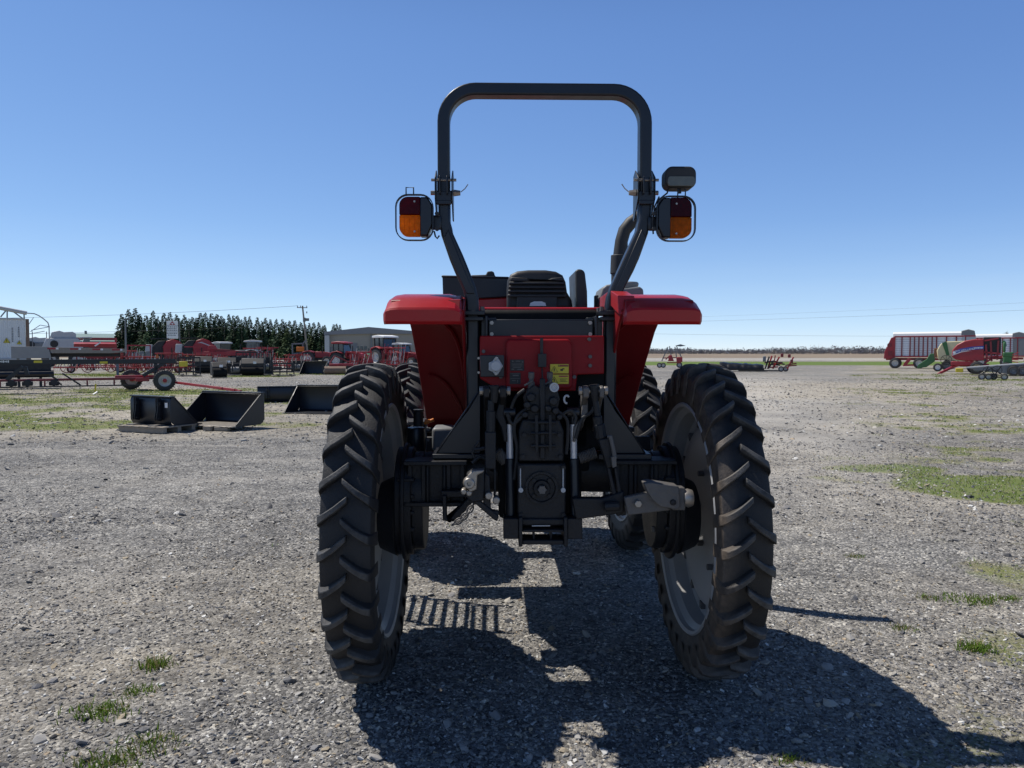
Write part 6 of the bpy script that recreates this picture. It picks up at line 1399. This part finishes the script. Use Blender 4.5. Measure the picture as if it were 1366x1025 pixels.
# green machine behind
gm = bg('forage_harvester', 'green stacked machine behind the red baler at right', 'machine', 1344, 60)
def gmx(px): return (px-1344)*.060*math.cos(face(1344))
for a in ((1337, 457, 1341, 470), (1337, 470, 1352, 477), (1338, 476, 1350, 486)): m = MB(); m.box(((gmx(a[0])+gmx(a[2]))/2, 0, (Z(a[1], 60)+Z(a[3], 60))/2), (gmx(a[2])-gmx(a[0]), .9, Z(a[1], 60)-Z(a[3], 60))); m.build('housing', GRN, gm, bevel=.08)
m = MB(); m.tube([(gmx(1340), 0, Z(462, 60)), (gmx(1339), -.1, Z(457, 60)), (gmx(1336), -.1, Z(456, 60))], .12, seg=8); m.build('chute', GRN, gm)
for k in range(5): m = MB(); m.bar((gmx(1349), -.4, Z(474+k*2, 60)), (gmx(1358), -.6, Z(470+k*3.4, 60)), .05); m.build('reel_arm', REDB, gm)
wheel_part(gm, gmx(1342), -.5, .4, .4, .3)
# small black wheel rake
wr = bg('wheel_rake', 'small black folded rake on four little wheels in front of the red baler', 'rake', 1325, 43.5)
def wrx(px): return (px-1325)*.0435*math.cos(face(1325))
for px, y in ((1310, -.3), (1319, -.1), (1326, .1), (1340, -.2)): wheel_part(wr, wrx(px), y, .19, .19, .16, RIMW, seg=18)
m = MB()
for a in ((1308, 500, 1322, 492), (1322, 492, 1334, 498), (1334, 498, 1342, 503), (1314, 497, 1318, 490), (1326, 502, 1336, 488), (1305, 502, 1345, 504)): m.bar((wrx(a[0]), 0, Z(a[1], 43.5)), (wrx(a[2]), 0, Z(a[3], 43.5)), .06)
m.build('frame', BLKM, wr)
for px, py in ((1330, 494), (1318, 495)):
    m = MB(); m.lathe([(-.015, .26), (.015, .26), (.015, .23), (-.015, .23)], (wrx(px), .1, Z(py, 43.5)), 'y', 24, closed=True)
    for k in range(8): a = k*PI/4; m.bar((wrx(px), .1, Z(py, 43.5)), (wrx(px)+.30*math.cos(a), .1, Z(py, 43.5)+.30*math.sin(a)), .015)
    m.build('finger_wheel', BLKM, wr)
# folded black mower with red hitch
fm = bg('mower_conditioner', 'flat black tarp-covered mower with red hitch arms on the open gravel', 'mower', 1010, 62)
def fmx(px): return (px-1010)*.062
m = MB()
rg = random.Random(5); nseg = 26; vs = []; prof = [(-.9, .28), (-.85, .62), (-.4, .85), (.1, .92), (.6, .8), (.85, .5), (.9, .28)]
for k in range(nseg+1):
    x = fmx(962)+(fmx(1018)-fmx(962))*k/nseg; f = .80-.30*(k/nseg)+.03*math.sin(k*.9)
    for (y, z) in prof: vs.append((x, y+rg.uniform(-.04, .04), .28+(z-.28)*f+rg.uniform(-.03, .03)))
n = len(prof); m.add(vs, [(k*n+q, k*n+q+1, (k+1)*n+q+1, (k+1)*n+q) for k in range(nseg) for q in range(n-1)]); m.build('tarp', BLK, fm, ang=180)
m = MB(); m.box((fmx(990), 0, .2), (3.6, 1.5, .18)); m.box((fmx(1012), -.5, .1), (3.2, .12, .1)); m.build('skid', BLKM, fm)
m = MB(); m.box((fmx(1019), -.1, 1.05), (.25, .4, .45)); m.build('gear_cover', GRY, fm, bevel=.04)
rg = random.Random(8)
for k in range(18):
    x = fmx(1017)+rg.uniform(0, 2.0); z = rg.uniform(.35, .95)
    if k % 3 == 0: a, b = (x, rg.uniform(-.4, .4), .25), (x+rg.uniform(.1, .5), rg.uniform(-.4, .4), rg.uniform(.8, 1.35))
    else: a, b = (x, rg.uniform(-.4, .4), z), (x+rg.uniform(.4, .9), rg.uniform(-.4, .4), z+rg.uniform(-.15, .3))
    m = MB(); m.bar(a, b, .08, .10); m.build('hitch_arm', (REDB, DRED, BLKM)[k % 3 if k % 5 else 2], fm)
for x, z in ((1041, 1.35), (1050, 1.3), (1053, .85)): m = MB(); m.box((fmx(x), -.1, z), (.22, .2, .28)); m.build('bracket', DRED, fm, bevel=.03)
wheel_part(fm, fmx(1040), -.3, .24, .22, .15); wheel_part(fm, fmx(1046), .3, .24, .22, .15)
# tedder with canopy
td = bg('hay_tedder', 'distant red tedder with folded arms and small grey canopy, by the right rear tyre', 'tedder', 896, 77)
def tdx(px): return (px-896)*.077
for a, mt in (((883, 482, 891, 463), GRY), ((893, 462, 896, 480), GRY), ((903, 482, 900, 463), GRY), ((902, 462, 909, 478), GRY), ((884, 478, 909, 477), REDB), ((890, 484, 908, 484), REDB), ((888, 480, 894, 474), REDB)): m = MB(); m.bar((tdx(a[0]), 0, Z(a[1], 77)), (tdx(a[2]), 0, Z(a[3], 77)), .10); m.build('frame_arm', mt, td)
m = MB(); m.prism([(tdx(900), Z(461.5, 77)), (tdx(907), Z(459.5, 77)), (tdx(914), Z(461.5, 77)), (tdx(907), Z(462.6, 77))], 'y', -.5, .5); m.build('canopy', GRY, td)
m = MB(); m.prism([(tdx(891), Z(482, 77)), (tdx(893), Z(474, 77)), (tdx(896), Z(474, 77)), (tdx(899), Z(482, 77))], 'y', -.4, .4); m.box((tdx(906), 0, Z(480, 77)), (.6, .6, .5)); m.build('body', REDB, td, bevel=.04)
for px in (880, 885): wheel_part(td, tdx(px), -.3, .26, .26, .2, seg=16)
wheel_part(td, tdx(906), .2, .3, .3, .2, seg=16)

# ---- bare tree at the right edge and the far wood
BARK = attr_mat('bare_twigs', .9)
def bare(seed, H, n0=5, spread=.55):
    rg = random.Random(seed); m = MB()
    def grow(p, d, L, r, dep):
        q = p+d*L; m.cyl(p, q, r, r*.7, seg=5, caps=False)
        if dep == 0: return
        for _ in range(3 if dep > 1 else 4):
            nd = (d+Vector((rg.gauss(0, spread), rg.gauss(0, spread), rg.gauss(.12, .3)))).normalized(); grow(p+d*L*rg.uniform(.55, 1), nd, L*rg.uniform(.6, .8), r*.6, dep-1)
    grow(Vector((0, 0, 0)), Vector((0, 0, 1)), H*.28, H*.022, n0); return m
bt = bg('bare_tree', 'leafless brown tree at the far right edge behind the wagons', 'tree', 1367, 125); m = bare(4, 9.5); m.build('branches', mat('twig_brown', (.13, .10, .085), .9), bt)
rg = np.random.default_rng(5); VV = []; FF = []; TT = []; off = 0
for k in range(8000):
    x = rg.uniform(-650, 1150); y = 690+rg.uniform(0, 60); hh = (5.2+2.0*fbm(x, 0, .012, 3, 6.0)+1.5*fbm(x, 0, .05, 2, 7.0))*rg.uniform(.55, 1.15)*(1+.25*(x > 250))
    if rg.random() < .012: hh *= 1.45
    c = np.array([[.27, .25, .245], [.31, .29, .28], [.24, .23, .23], [.27, .265, .24]][rg.integers(4)])*rg.uniform(.8, 1.2)  # twig tones paled and greyed to paint in distance haze
    for q in range(7):
        cx0 = x+rg.normal(0, 2.2); cz = hh*rg.uniform(.1, .9); s = rg.uniform(.4, 1.1)*(1.3-cz/hh*.8)
        p = np.array([cx0, y+rg.normal(0, 1.2), cz]); d1 = np.array([rg.normal(0, 1), rg.normal(0, .4), rg.normal(0, .5)])*s; d2 = np.array([rg.normal(0, .5), rg.normal(0, .3), abs(rg.normal(0, 1))+.3])*s
        VV += [p-d1, p+d1, p+d2]; FF.append([off, off+1, off+2]); off += 3; TT += [c*rg.uniform(.8, 1.2)]*3
    VV += [np.array([x-.15, y, 0]), np.array([x+.15, y, 0]), np.array([x, y, hh])]; FF.append([off, off+1, off+2]); off += 3; TT += [c*.8]*3
o = raw_mesh('far_wood', np.array(VV), np.array(FF), BARK, np.array(TT)); tag(o, 'low grey-brown leafless wood along the horizon', 'wood', kind='stuff')

# ---- repeats share a group
GROUPS = {'bucket': 'black loader buckets lying on the grass', 'hay rake': 'rakes and tine frames parked in the yard', 'attachment': 'black attachments standing in a row', 'cable': 'overhead cables', 'weed': 'weed clumps in the gravel', 'wagon': 'red and white forage wagons', 'utility pole': 'utility poles', 'baler': 'round balers', 'combine': 'combine harvesters'}
for o in list(COL.objects):
    c = o.get('category')
    if c in GROUPS and 'group' not in o: o['group'] = GROUPS[c]
    if c == 'tractor' and o is not tr: o['group'] = 'tractors parked in the distance'
